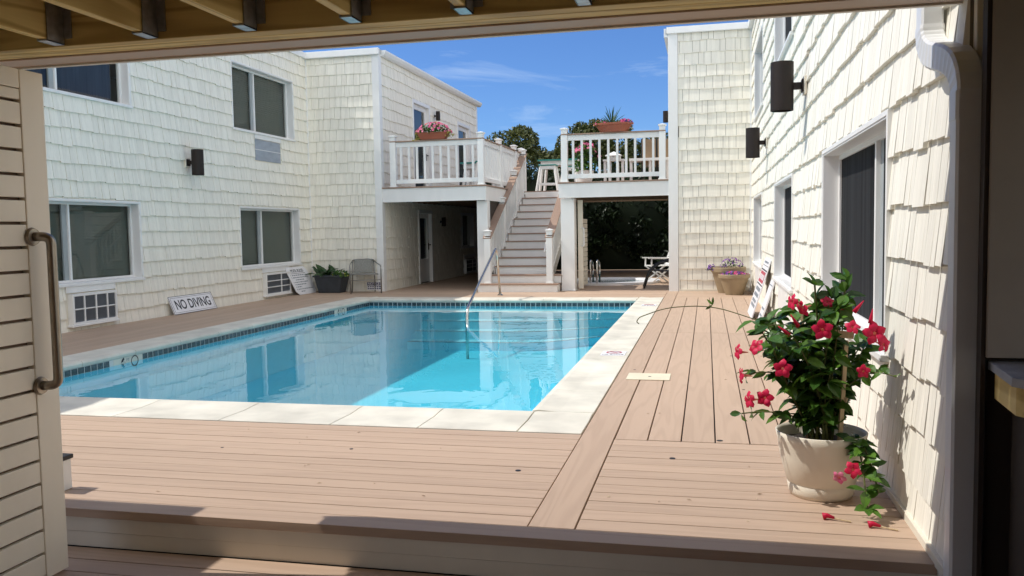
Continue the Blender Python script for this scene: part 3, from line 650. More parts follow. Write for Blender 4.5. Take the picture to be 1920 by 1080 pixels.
railing('balustrade', 'white balustrade along the left balcony front under the flower trough', 'railing', [(-6.97, 18.5), (-4.90, 18.5)], flat, 1.015, G)
railing('balustrade', 'white balustrade along the stair side of the left balcony', 'railing', [(-4.87, 20.05), (-4.87, 21.7), (-4.87, 22.6)], flat, 1.015, G)
sb = MB()
side = [o for o in bpy.data.objects if o.name == 'balustrade.001'][0]
for k in range(1, 9):
    y = 18.57+k*(20.05-18.57)/9; q = MB(); q.box(-4.889, -4.851, y-0.019, y+0.019, UP+0.168, UP+0.90); q.build('baluster', M['white'], side)
q = MB(); q.box(-4.90, -4.84, 18.57, 19.98, UP+0.898, UP+1.013); q.build('top_rail', M['white'], side, bevel=0.003)
q = MB(); q.box(-4.895, -4.845, 18.57, 19.98, UP+0.075, UP+0.17); q.build('bottom_rail', M['white'], side, bevel=0.003)
q = MB(); q.box(-4.942, -4.798, 18.575, 19.975, UP+1.0, UP+1.026); q.build('handrail_board', M['trex'], side, bevel=0.004)
railing('balustrade', 'white balustrade across the right balcony front under the oval planter', 'railing', [(-3.02, 18.5), (-0.915, 18.5)], flat, 1.015, G)
RISE, RUN, SY0 = UP/13, 0.34, 18.16
st = thing('staircase', 'white riser staircase with brown treads climbing between the two balconies', 'staircase', (-4.05, 18.3, 0))
for k in range(13):
    y = SY0+RUN*k; x0, x1 = ((-4.94, -3.16) if k == 0 else (-4.79, -3.14) if k == 1 else (-4.70, -3.42))
    x0b, x1b = x0, x1
    r_ = MB(); r_.box(x0b, x1b, y, y+0.02, RISE*k, RISE*(k+1)-0.028)
    if k < 2: r_.box(x0, x0+0.02, y+0.021, y+RUN+0.02, RISE*k, RISE*(k+1)-0.03); r_.box(x1-0.02, x1, y+0.021, y+RUN+0.02, RISE*k, RISE*(k+1)-0.03)
    r_.build('riser', M['white'], st)
    if k < 12:
        t_ = MB(); t_.box(x0-0.015, x1+0.015, y-0.03, y+RUN-0.001, RISE*(k+1)-0.026, RISE*(k+1)); t_.build('tread', M['trex'], st, bevel=0.004)
sg = MB()
for x in (-4.735, -3.415): sg.bar((x, SY0+2*RUN, RISE*2.6), (x, SY0+12*RUN, RISE*12.6), 0.03, 0.36)
sg.build('stringer', M['white'], st)
stair_z = lambda x, y: RISE + (y-18.40)*RISE/RUN
railing('stair_railing', 'white stair railing with brown handrail on the left of the stairs', 'railing', [(-4.76, 18.40), (-4.76, 19.85), (-4.76, 21.2), (-4.76, 22.34)], stair_z, 1.03, G, spacing=0.15, capboard=0.19)
railing('stair_railing', 'white stair railing on the right of the stairs ending at pillar', 'railing', [(-3.36, 18.40), (-3.36, 20.15)], stair_z, 1.03, G, spacing=0.15, capboard=0.19)
hr = MB(); hr.tube(arc_path([(-3.44, 18.9, 0.95), (-3.52, 18.6, 0.86), (-3.52, 18.75, 0.98), (-3.52, 20.1, 1.85)], 0.05), 0.019)
tag(hr.build('grab_rail', M['white'], smooth=True), 'thin white tube grab rail inside the right stair railing', 'handrail')
pt = MB(); pt.box(-4.865, -4.84, SY0+0.75, 27.4, 0.0, UP-0.36); pt.box(-7.2, -4.87, 27.38, 27.42, 0.0, UP-0.03)  # boards added to keep light out of the passage
tag(pt.build('partition', M['darkbrown']), 'dark board partition added to darken the passage behind the stairs', 'partition')
lg_ = thing('gate', 'folded slatted gate with white pull behind the left pillar', 'gate', (-4.9, 18.9, 0), 'slatted gates under the balconies')
m = MB(); z = 0.06
while z < 1.95: m.box(-4.90, -4.87, 18.90, 19.9, z, z+0.098); z += 0.11
m.build('slats', M['cream'], lg_)
m = MB(); m.tube(arc_path([(-4.905, 18.90, 1.38), (-4.98, 18.90, 1.38), (-4.98, 18.90, 0.98), (-4.905, 18.90, 0.98)], 0.05), 0.015); m.build('pull', M['white'], lg_, smooth=True)

# ------------------------------------------------------------------ porch roof over the camera
PR = thing('porch_roof', 'low porch roof of yellow pine joists in steel hangers overhead', 'roof', (-1, 1, 2.2))
ZB = 2.185
for k, (a, b_, mname, nm) in enumerate(((3.185, 3.258, 'pinex', 'beam'), (3.268, 3.350, 'pinex', 'beam'))):
    m = MB(); m.box(-3.40, 3.0, a, b_, ZB+0.002*k, ZB+0.26); m.build(nm, M[mname], PR, bevel=0.004)
m = MB(); m.box(-3.41, 3.0, 3.356, 3.49, ZB-0.004, ZB+0.30); m.build('fascia', M['tan'], PR, bevel=0.003)
m = MB(); m.box(-3.42, 3.0, 3.491, 3.515, ZB-0.012, ZB+0.30); m.build('drip_edge', M['cream'], PR)
x = -3.17
while x < 2.8:
    j = MB(); j.box(x, x+0.040, -2.6, 3.165, ZB+0.012, ZB+0.245); Jo = j.build('joist', M['piney'], PR, bevel=0.003)
    h = MB(); h.box(x-0.006, x+0.046, 3.085, 3.182, ZB+0.004, ZB+0.009)
    for s_ in (x-0.007, x+0.042): h.box(s_, s_+0.004, 3.085, 3.182, ZB+0.004, ZB+0.17)
    for s_ in (x-0.045, x+0.042): h.box(s_, s_+0.042, 3.178, 3.1835, ZB+0.03, ZB+0.18)
    h.build('joist_hanger', M['galv'], Jo)
    x += 0.4525
m = MB(); y = -2.6
while y < 3.45: m.box(-3.40, 3.0, y, min(y+0.138, 3.49), ZB+0.302, ZB+0.33); y += 0.143
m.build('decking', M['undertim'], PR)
bw_ = MB(); bw_.box(-3.4, 3.0, -2.75, -2.62, -0.2, ZB+0.3); bw_.build('rear_wall', M['tan'], PR)
bw_ = MB(); bw_.box(2.9, 3.0, -2.6, 0.8, -0.2, ZB); bw_.build('added_side_wall', M['tan'], PR)  # partial wall added out of view to limit light into the porch
SC = MB(); SC.box(-9.0, -4.29, -2.6, 3.50, ZB, ZB+0.3)  # unseen roof block added to shade the left end of the step
tag(SC.build('porch_roof', M['tan'], None, bevel=0.01), 'added unseen tan roof section shading the deck edge at left', 'roof')

# ------------------------------------------------------------------ gate at left
gx = -2.95
gate = thing('gate', 'open cream slatted gate with a steel grab bar at left', 'gate', (gx, 3.2, -0.18))
s_ = MB(); s_.box(gx-0.04, gx, 3.225, 3.362, -0.19, 2.115); s_.box(gx-0.04, gx-0.001, 1.4, 3.224, 2.03, 2.114); s_.box(gx-0.04, gx, 1.4, 1.53, -0.18, 2.029)
s_.build('frame', M['gatecream'], gate, bevel=0.004)
z = -0.17; sl = MB()
while z < 2.02: sl.box(gx-0.030, gx-0.004, 1.531, 3.224, z, min(z+0.094, 2.026)); z += 0.1075
sl.build('slats', M['gatecream'], gate, bevel=0.003)
bkb = MB(); bkb.box(gx-0.062, gx-0.045, 1.45, 3.35, -0.15, 2.09); bkb.build('backing_board', M['trex'], gate)
hb = MB(); yb = 3.268; hb.tube(arc_path([(gx, yb-0.02, 1.375), (gx+0.072, yb+0.01, 1.375), (gx+0.072, yb+0.01, 0.70), (gx, yb-0.02, 0.70)], 0.07, 8), 0.021, 16)
H = hb.build('grab_bar', M['steel_dull'], gate, smooth=True)
for zz in (1.375, 0.70):
    fl = MB(); fl.tube([(gx+0.001, yb-0.02, zz), (gx+0.014, yb-0.02, zz)], 0.042, 24, r1=0.036); fl.build('flange', M['steel_dull'], H)
ps = MB(); ps.box(-3.49, -3.390, 3.82, 3.92, -0.0, 0.165); P = ps.build('stub_post', M['white'], None, bevel=0.003); tag(P, 'short white stub post with black cap behind the open gate', 'post')
pc2 = MB(); pc2.box(-3.50, -3.380, 3.81, 3.93, 0.166, 0.19); pc2.build('cap', M['black'], P, bevel=0.005)

# ------------------------------------------------------------------ downspout and bar corner at right
def rect_tube(path, w, d, rib=False):
    m = MB(); n = len(path); vs = []; fs = []
    for i, (p, tan) in enumerate(path):
        p = Vector(p); tan = Vector(tan).normalized(); a = Vector((1, 0, 0)); b_ = tan.cross(a).normalized()
        k = 1.0 + (0.035 if (rib and i % 2) else 0)
        c = 0.2; pts = [(-1+c, -1), (1-c, -1), (1, -1+c), (1, 1-c), (1-c, 1), (-1+c, 1), (-1, 1-c), (-1, -1+c)]
        vs += [p + a*(x*w/2*k) + b_*(y*d/2*k) for x, y in pts]
    for i in range(n-1):
        for k in range(8): fs.append((i*8+k, i*8+(k+1)%8, (i+1)*8+(k+1)%8, (i+1)*8+k))
    fs += [tuple(range(7, -1, -1)), tuple((n-1)*8+k for k in range(8))]
    return m.add(vs, fs)
ds = thing('downspout', 'pale metal downspout with ribbed elbow at the wall end', 'downspout', (0.87, 3.5, -0.2))
rect_tube([((0.868, 3.74, 5.4), (0, 0, -1)), ((0.868, 3.74, 2.125), (0, 0, -1))], 0.082, 0.10).build('upper_pipe', M['spout'], ds)
path = []
P0, P1, P2, P3 = Vector((0.868, 3.74, 2.15)), Vector((0.868, 3.74, 1.93)), Vector((0.898, 3.33, 2.06)), Vector((0.90, 3.33, 1.80))
for i in range(29):
    t = i/28; p = P0*(1-t)**3 + P1*3*t*(1-t)**2 + P2*3*t*t*(1-t) + P3*t**3
    tg = (P1-P0)*3*(1-t)**2 + (P2-P1)*6*t*(1-t) + (P3-P2)*3*t*t; path.append((p, tg))
rect_tube(path, 0.088, 0.102, True).build('elbow', M['spout'], ds)
rect_tube([((0.90, 3.33, 1.83), (0, 0, -1)), ((0.90, 3.33, 1.73), (0, 0, -1))], 0.099, 0.099).build('collar', M['spout'], ds)
rect_tube([((0.90, 3.33, 1.80), (0, 0, -1)), ((0.905, 3.33, -0.20), (0, 0, -1))], 0.093, 0.092).build('lower_pipe', M['spout'], ds)
bp = MB(); bp.box(0.940, 2.8, 3.20, 3.25, 0.90, 2.18); tag(bp.build('shutter', M['grey'], None, bevel=0.004), 'closed grey shutter panel above the bar counter at right', 'shutter')
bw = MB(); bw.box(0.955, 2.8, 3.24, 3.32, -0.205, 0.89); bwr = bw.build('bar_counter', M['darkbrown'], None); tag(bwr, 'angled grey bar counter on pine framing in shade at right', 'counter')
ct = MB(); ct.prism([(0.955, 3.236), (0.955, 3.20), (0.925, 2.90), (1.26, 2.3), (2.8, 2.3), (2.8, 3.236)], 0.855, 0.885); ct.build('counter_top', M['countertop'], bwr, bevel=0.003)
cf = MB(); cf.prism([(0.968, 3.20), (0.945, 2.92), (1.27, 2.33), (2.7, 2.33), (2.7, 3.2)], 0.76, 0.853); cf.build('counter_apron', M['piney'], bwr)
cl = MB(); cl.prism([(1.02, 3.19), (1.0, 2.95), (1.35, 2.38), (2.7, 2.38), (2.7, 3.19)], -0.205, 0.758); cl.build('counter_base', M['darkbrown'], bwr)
pp = MB(); pp.box(0.925, 0.9395, 3.21, 3.26, -0.205, 2.18); tag(pp.build('dark_gap_strip', M['darkbrown']), 'narrow dark strip standing in for the gap between downspout and grey shutter', 'post')  # dark board stands in for the unlit gap beside the shutter

# ------------------------------------------------------------------ pool handrail, skimmer lid
ph = thing('pool_handrail', 'stainless steel pool handrail leaning down into the water', 'handrail', (-4.2, 17.2, 0))
m = MB(); m.tube(arc_path([(-4.215, 17.25, 0.0), (-4.205, 16.95, 1.03), (-3.93, 13.74, 0.06), (-3.91, 13.62, -0.16), (-3.91, 13.62, -0.80)], 0.22, 10), 0.024, 14); m.build('rail', M['steel'], ph, smooth=True)
m = MB(); m.lathe([(0.065, 0), (0.065, 0.012), (0.035, 0.03), (0.026, 0.06)], (-4.215, 17.25, 0.001), 24); m.build('escutcheon', M['steel'], ph)
sk = MB(); sk.box(-0.715, -0.325, 7.64, 7.98, 0.001, 0.007); S = sk.build('skimmer_lid', M['lid'], None, bevel=0.003); tag(S, 'pale square skimmer lid set in the deck beside the coping', 'skimmer lid')
f = MB(); f.lathe([(0, 0.0085), (0.014, 0.008), (0.014, 0.006)], (-0.51, 7.80, 0), 14); f.build('finger_hole', M['black'], S)

# ------------------------------------------------------------------ signs
def board(t, O, U, V, w, h, th, poly=None, matn='signwhite', name='panel', bevel=0.0):
    O, U, V = Vector(O), Vector(U).normalized(), Vector(V).normalized(); Nn = U.cross(V)
    poly = poly or [(0, 0), (w, 0), (w, h), (0, h)]; n = len(poly)
    vs = [O+U*a+V*b_-Nn*th for a, b_ in poly] + [O+U*a+V*b_ for a, b_ in poly]
    m = MB().add(vs, [tuple(range(n-1, -1, -1)), tuple(range(n, 2*n))] + [(k, (k+1)%n, n+(k+1)%n, n+k) for k in range(n)])
    o = m.build(name, M[matn], t, bevel=bevel)
    MM = Matrix(((U.x, V.x, Nn.x, O.x), (U.y, V.y, Nn.y, O.y), (U.z, V.z, Nn.z, O.z), (0, 0, 0, 1)))
    return o, MM
def bars(MM, rects, z=0.0016):
    m = MB()
    for (a, b_, c, d_) in rects: m.add([MM @ Vector(p) for p in ((a, c, z), (b_, c, z), (b_, d_, z), (a, d_, z))], [(0, 1, 2, 3)])
    return m
t = thing('sign', 'white NO DIVING sign leaning on left wall between the two air conditioners', 'sign', (-8.9, 13.5, 0), 'signs propped on the deck')
W, Hh = 1.30, 0.335
o, MM = board(t, (-8.89, 12.87, 0.006), (0, 1, 0), (-0.40, -0.0, 0.90), W, Hh, 0.012)
fr = bars(MM, [(0, W, 0, 0.008), (0, W, Hh-0.008, Hh), (0, 0.012, 0, Hh), (W-0.012, W, 0, Hh), (0.045, W-0.045, 0.03, 0.035), (0.045, W-0.045, Hh-0.035, Hh-0.03), (0.045, 0.052, 0.03, Hh-0.03), (W-0.052, W-0.045, 0.03, Hh-0.03)])
fr.build('border', M['blackpaint'], t)
text_part('NO DIVING', 0.245, M['blackpaint'], t, MM @ Matrix.Translation((W/2, Hh/2-0.005, 0.0012)), sx=0.83, bold=0.003)
t = thing('sign', 'white POOL RULES sign with clipped corners leaning beside dark planter', 'sign', (-8.85, 17.6, 0), 'signs propped on the deck')
W, Hh = 0.96, 0.68; c = 0.09
o, MM = board(t, (-8.80, 17.22, 0.006), (0, 1, 0), (-0.30, -0.30, 0.90), W, Hh, 0.012, [(c, 0), (W-c, 0), (W, c), (W, Hh-c), (W-c, Hh), (c, Hh), (0, Hh-c), (0, c)])
text_part('POOL RULES', 0.105, M['blackpaint'], t, MM @ Matrix.Translation((W/2, Hh-0.10, 0.0012)), sx=1.0, bold=0.001)
bars(MM, [(0.13, 0.83, Hh-0.165, Hh-0.157)]).build('underline', M['blackpaint'], t)
rr = random.Random(5); rects = []
for k, (num, x0, x1) in enumerate(((1, .13, .82), (2, .13, .88), (0, .21, .62), (3, .13, .76), (4, .13, .62), (5, .13, .36), (6, .13, .86), (0, .21, .42))):
    y = Hh-0.215-0.057*k
    if num: text_part('%d.' % num, 0.045, M['blackpaint'], t, MM @ Matrix.Translation((x0-0.03, y+0.012, 0.0012)))
    x = x0+0.02
    while x < x1:
        wd = rr.uniform(0.03, 0.09); rects.append((x, min(x+wd, x1), y, y+0.022)); x += wd+0.018
bars(MM, rects).build('rule_lines', M['greyink'], t)
t = thing('sign', 'small blue and white NOTICE sign on shingles behind the metal chair', 'sign', (-7.48, 18.39, 0.12), 'signs propped on the deck')
o, MM = board(t, (-7.66, 18.385, 0.035), (1, 0, 0), (0, 0, 1), 0.34, 0.19, 0.006, matn='signwhite')
bars(MM, [(0.01, 0.33, 0.105, 0.18)]).build('band', M['blueink'], t)
text_part('NOTICE', 0.078, M['signwhite'], t, MM @ Matrix.Translation((0.17, 0.142, 0.0026)), bold=0.0015)
rects = [(0.02+0.055*k, 0.06+0.055*k, y, y+0.024) for k in range(6) for y in (0.065, 0.02)]
bars(MM, rects).build('notice_lines', M['blueink'], t)
t = thing('sign', 'tall white sign with red box leaning on the sunlit right wall', 'sign', (0.70, 13.8, 0), 'signs propped on the deck')
W, Hh = 1.15, 0.90
o, MM = board(t, (0.63, 13.95, 0.006), (0, -1, 0), (0.27, 0, 0.85), W, Hh, 0.014)
bars(MM, [(0.02, W-0.02, 0.79, 0.797), (0.02, W-0.02, 0.715, 0.735), (0.02, W-0.02, 0.49, 0.508)]).build('rule', M['blackpaint'], t)
bars(MM, [(0.10, W-0.10, 0.53, 0.70)]).build('red_box', M['redink'], t)
bars(MM, [(0.16+0.14*k, 0.26+0.14*k, 0.575, 0.655) for k in range(6)], 0.0022).build('box_lines', M['signwhite'], t)
rr = random.Random(8); rects = []
for y, hh in ((0.40, 0.055), (0.31, 0.055), (0.22, 0.045), (0.15, 0.045), (0.83, 0.03)):
    x = 0.15
    while x < W-0.2: wd = rr.uniform(0.06, 0.14); rects.append((x, x+wd, y, y+hh)); x += wd+0.03
bars(MM, rects).build('rule_lines', M['greyink'], t)
t = thing('sign', 'smaller pale framed board leaning in front of the tall white sign', 'sign', (0.74, 12.6, 0), 'signs propped on the deck')
o, MM = board(t, (0.70, 12.62, 0.006), (0, -1, 0), (0.205, 0, 0.62), 0.55, 0.63, 0.02)
bars(MM, [(0.03, 0.52, 0.55, 0.565), (0.08, 0.47, 0.1, 0.13), (0.08, 0.47, 0.2, 0.23)]).build('rule_lines', M['greyink'], t)

# ------------------------------------------------------------------ plants
def leaf(mb, base, d, nrm, L, W, fold=0.25, droop=0.25):
    d = Vector(d).normalized(); nrm = Vector(nrm); s = d.cross(nrm)
    if s.length < 1e-3: s = d.cross(Vector((1, 0, 0.3)))
    s.normalize(); n = s.cross(d).normalized(); base = Vector(base)
    rows = ((0.0, 0.0), (0.18, 0.62), (0.45, 1.0), (0.75, 0.72), (1.0, 0.0)); vs = []
    for (t, w) in rows:
        c = base + d*(L*t) - n*(droop*L*t*t)
        if w == 0: vs.append(c)
        else: vs += [c - s*(W/2*w) + n*(fold*W/2*w), c, c + s*(W/2*w) + n*(fold*W/2*w)]
    mb.add(vs, [(0, 2, 1), (0, 3, 2), (1, 2, 5, 4), (2, 3, 6, 5), (4, 5, 8, 7), (5, 6, 9, 8), (7, 8, 10), (8, 9, 10)])
def rdir(rnd, zmin=-1, zmax=1):
    z = rnd.uniform(zmin, zmax); a = rnd.uniform(0, 2*math.pi); r = math.sqrt(max(0, 1-z*z)); return Vector((r*math.cos(a), r*math.sin(a), z))
def trumpet(parent, c, d, size, matn='red', tube=True, rnd=random):
    d = Vector(d).normalized(); a = d.cross(Vector((0, 0, 1))); a = a.normalized() if a.length > 0.05 else Vector((1, 0, 0)); b_ = a.cross(d); c = Vector(c)
    m = MB(); ph_ = rnd.random()*6
    for k in range(5):
        th = ph_+2*math.pi*k/5; vs = []
        for i, (r, h) in enumerate(((0.13, -0.10), (0.40, 0.02), (0.75, 0.02+rnd.uniform(-.05, .1)), (1.0, -0.12+rnd.uniform(-.12, .12)))):
            hw = (0.62, 0.66, 0.62, 0.34)[i]
            for j in (-1, 0, 1):
                an = th + j*hw + i*0.10; rr_ = r*(1 if j == 0 else 0.97-0.05*i)
                vs.append(c + (a*math.cos(an)+b_*math.sin(an))*rr_*size + d*(h+(0.06 if j == 0 else 0)+0.03*j)*size)
        m.add(vs, [(i*3+j, i*3+j+1, i*3+j+4, i*3+j+3) for i in range(3) for j in range(2)])
    F = m.build('flower', M[matn], parent, smooth=True)
    if tube:
        q = MB(); q.tube([c - d*1.25*size, c - d*0.75*size, c - d*0.35*size, c - d*0.03*size], 0.05*size, 8, r1=0.26*size, caps=False)
        q.build('throat', M['throat'], F, smooth=True)
    return F
rnd = random.Random(17)
px, py = 0.565, 4.50
mv = thing('potted_plant', 'large red flowered climbing plant in a cream pot by the right wall', 'potted plant', (px, py, 0))
pot = MB(); pot.lathe([(0, 0.002), (0.150, 0.002), (0.158, 0.02), (0.166, 0.066), (0.163, 0.069), (0.168, 0.073), (0.2, 0.20), (0.213, 0.285), (0.222, 0.325), (0.216, 0.328), (0.208, 0.31), (0.202, 0.25), (0, 0.25)], (px, py, 0), 56)
po = pot.build('pot', M['potcream'], mv, smooth=True)
so = MB(); so.lathe([(0, 0.268), (0.10, 0.272), (0.207, 0.262)], (px, py, 0), 24); so.build('soil', M['soil'], mv)
stk = MB()
stk.stick((px+0.08, py-0.06, 0.26), (px+0.10, py-0.10, 0.80), 0.022, 0.012); stk.stick((px-0.06, py+0.04, 0.26), (px-0.09, py+0.05, 0.92), 0.022, 0.012)
stk.stick((px+0.135, py-0.105, 0.825), (px+0.045, py-0.10, 0.835), 0.012, 0.034); stk.stick((px-0.10, py+0.04, 0.56), (px+0.11, py-0.085, 0.50), 0.012, 0.022)
stk.build('trellis', M['stake'], mv)
stems = MB(); fol = MB(); heads = []
for k in range(32):
    a = rnd.uniform(0, 6.28); lean = rnd.uniform(0.05, 0.34); h = rnd.uniform(0.35, 0.80); p0 = Vector((px+rnd.uniform(-.06, .06), py+rnd.uniform(-.06, .06), 0.26))
    e = p0 + Vector((math.cos(a)*lean-0.02, math.sin(a)*lean, h*(1.05-lean*0.9)))
    if e.x > RW-0.12: e.x = RW-0.12-rnd.random()*0.1
    mid = (p0+e)/2 + Vector((rnd.uniform(-.05, .05), rnd.uniform(-.05, .05), 0.06))
    pts = [p0*(1-t)**2 + mid*2*t*(1-t) + e*t*t for t in [i/8 for i in range(9)]]
    stems.tube(pts, 0.006, 5, r1=0.003); heads.append(pts)
    for i in range(1, 9):
        p = pts[i]
        if p.z < 0.36: continue
        for j in range(4 if i < 8 else 5):
            dd = rdir(rnd, -0.5, 0.8); L = rnd.uniform(0.065, 0.120)
            leaf(fol, p, dd, Vector((-0.4, -0.2, 1))+rdir(rnd)*0.5, L, L*0.55, 0.3, rnd.uniform(0.05, 0.5))
# two tall leading shoots
for (x, y, z) in ((0.52, 4.42, 1.07), (0.69, 4.52, 1.09), (0.60, 4.45, 1.0)):
    p0 = Vector((px, py, 0.6)); e = Vector((x, y, z)); pts = [p0.lerp(e, t) for t in [i/8 for i in range(9)]]; stems.tube(pts, 0.005, 5)
    for i in range(3, 9):
        for j in range(4): leaf(fol, pts[i], rdir(rnd, 0.0, 0.95), rdir(rnd, 0.1, 1), rnd.uniform(0.07, 0.11), rnd.uniform(0.035, 0.055), 0.35, 0.1)
# drooping spray over the pot's front right
pts = [Vector((px+0.12, py-0.10, 0.30)).lerp(Vector((0.78, 4.17, 0.10)), t) + Vector((0, 0, 0.10*math.sin(t*3.0))) for t in [i/8 for i in range(9)]]
stems.tube(pts, 0.005, 5)
for i in range(1, 9):
    for j in range(5): leaf(fol, pts[i], rdir(rnd, -0.7, 0.5), Vector((-.3, -.5, 1))+rdir(rnd)*0.4, rnd.uniform(0.06, 0.10), rnd.uniform(0.035, 0.055), 0.25, 0.3)
pts = [Vector((px+0.14, py-0.06, 0.33)).lerp(Vector((0.72, 4.10, 0.05)), t) + Vector((0, 0, 0.09*math.sin(t*3.0))) for t in [i/8 for i in range(9)]]
stems.tube(pts, 0.004, 5)
for i in range(3, 9):
    for j in range(4): leaf(fol, pts[i], rdir(rnd, -0.6, 0.6), Vector((-.3, -.5, 1))+rdir(rnd)*0.5, rnd.uniform(0.06, 0.10), rnd.uniform(0.03, 0.05), 0.25, 0.3)
pts = [Vector((px+0.1, py-0.05, 0.55)).lerp(Vector((0.845, 4.15, 0.66)), t) + Vector((0, 0, 0.05*math.sin(t*3.0))) for t in [i/8 for i in range(9)]]
stems.tube(pts, 0.003, 5)
for i in range(3, 9): leaf(fol, pts[i], rdir(rnd, -0.6, 0.6), Vector((-.3, -.5, 1)), rnd.uniform(0.05, 0.09), rnd.uniform(0.03, 0.045), 0.25, 0.3)
# side shoots with flowers on the pool side, and a long tendril
for (x, y, z, n) in ((0.20, 4.40, 0.62, 4), (0.17, 4.38, 0.42, 4), (0.30, 4.42, 0.86, 4), (0.84, 4.55, 0.62, 5)):
    p0 = Vector((px, py, z-0.08)); e = Vector((x, y, z)); pts = [p0.lerp(e, t)+Vector((0, 0, 0.04*math.sin(3*t))) for t in [i/8 for i in range(9)]]; stems.tube(pts, 0.0035, 5)
    for i in range(2, 9):
        for j in range(2): leaf(fol, pts[i], rdir(rnd, -0.6, 0.6)+Vector((-.3, 0, 0)), rdir(rnd, 0.3, 1), rnd.uniform(0.05, 0.10), rnd.uniform(0.022, 0.045), 0.3, 0.4)
tp = arc_path([(0.46, 4.50, 0.80), (0.30, 4.62, 0.86), (0.02, 4.70, 0.945), (-0.22, 4.7, 0.93), (-0.36, 4.66, 0.88), (-0.375, 4.66, 0.855), (-0.36, 4.66, 0.845)], 0.15, 6); stems.tube(tp, 0.0028, 5)
for d_ in ((-0.7, 0.2, 0.8), (0.1, -0.1, 1), (-0.8, -.2, -0.5)): leaf(fol, (0.03, 4.70, 0.945), d_, (0.3, -1, 0.3), 0.045, 0.014, 0.2, 0.1)
fo = fol.build('foliage', M['leaf'], mv); stems.build('stem', M['stem'], mv)
FL = [((0.40, 4.28, 1.00), (-1, -.5, .1), .055), ((0.45, 4.30, .965), (-.9, -.6, -.3), .055), ((0.53, 4.20, .875), (-.35, -1, -.1), .068), ((0.67, 4.24, .885), (.1, -.7, .5), .05),
      ((0.77, 4.25, .855), (.15, -1, .15), .075), ((0.815, 4.27, .80), (.6, -.8, -.1), .055), ((0.235, 4.32, .775), (-.6, -.6, .4), .058), ((0.15, 4.34, .745), (-1, -.4, .1), .055),
      ((0.355, 4.24, .68), (-.3, -1, .1), .062), ((0.165, 4.30, .635), (-1, -.2, .1), .055), ((0.20, 4.26, .52), (-.9, -.5, .0), .058), ((0.275, 4.27, .53), (-.3, -1, .1), .060),
      ((0.72, 4.24, .675), (.1, -1, .1), .045), ((0.66, 4.12, .235), (.2, -1, .5), .055), ((0.60, 4.13, .19), (-.5, -.9, -.3), .045), ((0.58, 4.42, .99), (.2, -.7, .6), .045), ((0.655, 4.40, .95), (.5, -.8, .2), .05)]
for (c_, d_, s__) in FL: trumpet(mv, c_, d_, s__*0.80, 'pink' if c_ == (0.60, 4.13, .19) else 'red', True, rnd)
for (c_, d_) in (((0.70, 4.28, .975), (.5, -.2, .7)), ((0.755, 4.26, .93), (.15, 0, 1)), ((0.365, 4.26, .86), (-.6, -.1, .5)), ((0.415, 4.28, .905), (-.5, -.1, .8))):
    q = MB(); c_ = Vector(c_); d_ = Vector(d_).normalized(); q.tube([c_-d_*0.03, c_, c_+d_*0.02, c_+d_*0.04], 0.011, 8, r1=0.002); q.build('bud', M['red'], mv, smooth=True)
for i, (x, y, l) in enumerate(((0.545, 4.10, 'fallen red blossom on deck in front of the cream pot'), (0.73, 4.02, 'fallen red petal near the wall in leaf shadow'))):
    t = thing('fallen_blossom', l, 'blossom', (x, y, 0.0), 'fallen blossoms')
    q = MB(); q.tube([(x-0.02, y, 0.014), (x, y, 0.018), (x+0.03, y-0.01, 0.012)], 0.017, 8, r1=0.006); q.build('petals', M['red'], t, smooth=True)
    q = MB(); q.tube([(x+0.03, y-0.01, 0.01), (x+0.10, y-0.03, 0.005)], 0.004, 5); q.build('stalk', M['stake'], t)

def flower_patch(parent, cx_, cy_, cz, rx, ry, rz, nl, nf, flowers, leafm, seed, fs=0.03, ll=0.05):
    r_ = random.Random(seed); lf = MB()
    for k in range(nl):
        d_ = rdir(r_, 0, 1); q = r_.random()**0.4; p = Vector((cx_+d_.x*rx*q, cy_+d_.y*ry*q, cz+d_.z*rz*q*0.9)); L = ll*r_.uniform(0.7, 1.3)
        leaf(lf, p, rdir(r_, -0.3, 1), rdir(r_, 0.2, 1), L, L*0.55, 0.2, 0.2)
    lf.build('foliage', M[leafm], parent)
    fm = {f: MB() for f in flowers}
    for k in range(nf):
        d_ = rdir(r_, 0.1, 1); p = Vector((cx_+d_.x*rx, cy_+d_.y*ry, cz+d_.z*rz)); nn = (d_+rdir(r_)*0.5+Vector((0, -0.6, 0.2))).normalized(); m = fm[r_.choice(flowers)]
        a = nn.cross(Vector((0, 0, 1))).normalized() if abs(nn.z) < 0.95 else Vector((1, 0, 0)); b_ = a.cross(nn); s = fs*r_.uniform(0.8, 1.2); n0 = len(m.v)
        vs = [p-nn*0.3*s]+[p+(a*math.cos(t)+b_*math.sin(t))*s*(1.0 if i % 2 == 0 else 0.72) for i, t in enumerate([2*math.pi*i/10 for i in range(10)])]
        m.add(vs, [(0, i+1, (i+1) % 10+1) for i in range(10)])
    for f, m in fm.items():
        if m.v: m.build('blossoms', M[f], parent)
t = thing('flower_trough', 'brown trough of pink petunias on the left balcony rail', 'flower box', (-6.0, 18.5, UP+1.04), 'flower boxes on the balcony rails')
z0 = UP+1.043; m = MB()
m.hexa([(-6.28, 18.41, z0), (-5.72, 18.41, z0), (-5.72, 18.59, z0), (-6.28, 18.59, z0), (-6.36, 18.37, z0+0.16), (-5.64, 18.37, z0+0.16), (-5.64, 18.63, z0+0.16), (-6.36, 18.63, z0+0.16)]); m.build('trough', M['terra'], t, bevel=0.012)
flower_patch(t, -6.0, 18.5, z0+0.13, 0.42, 0.20, 0.26, 520, 105, ['pink', 'pink', 'throat'], 'leaf', 31, 0.034)
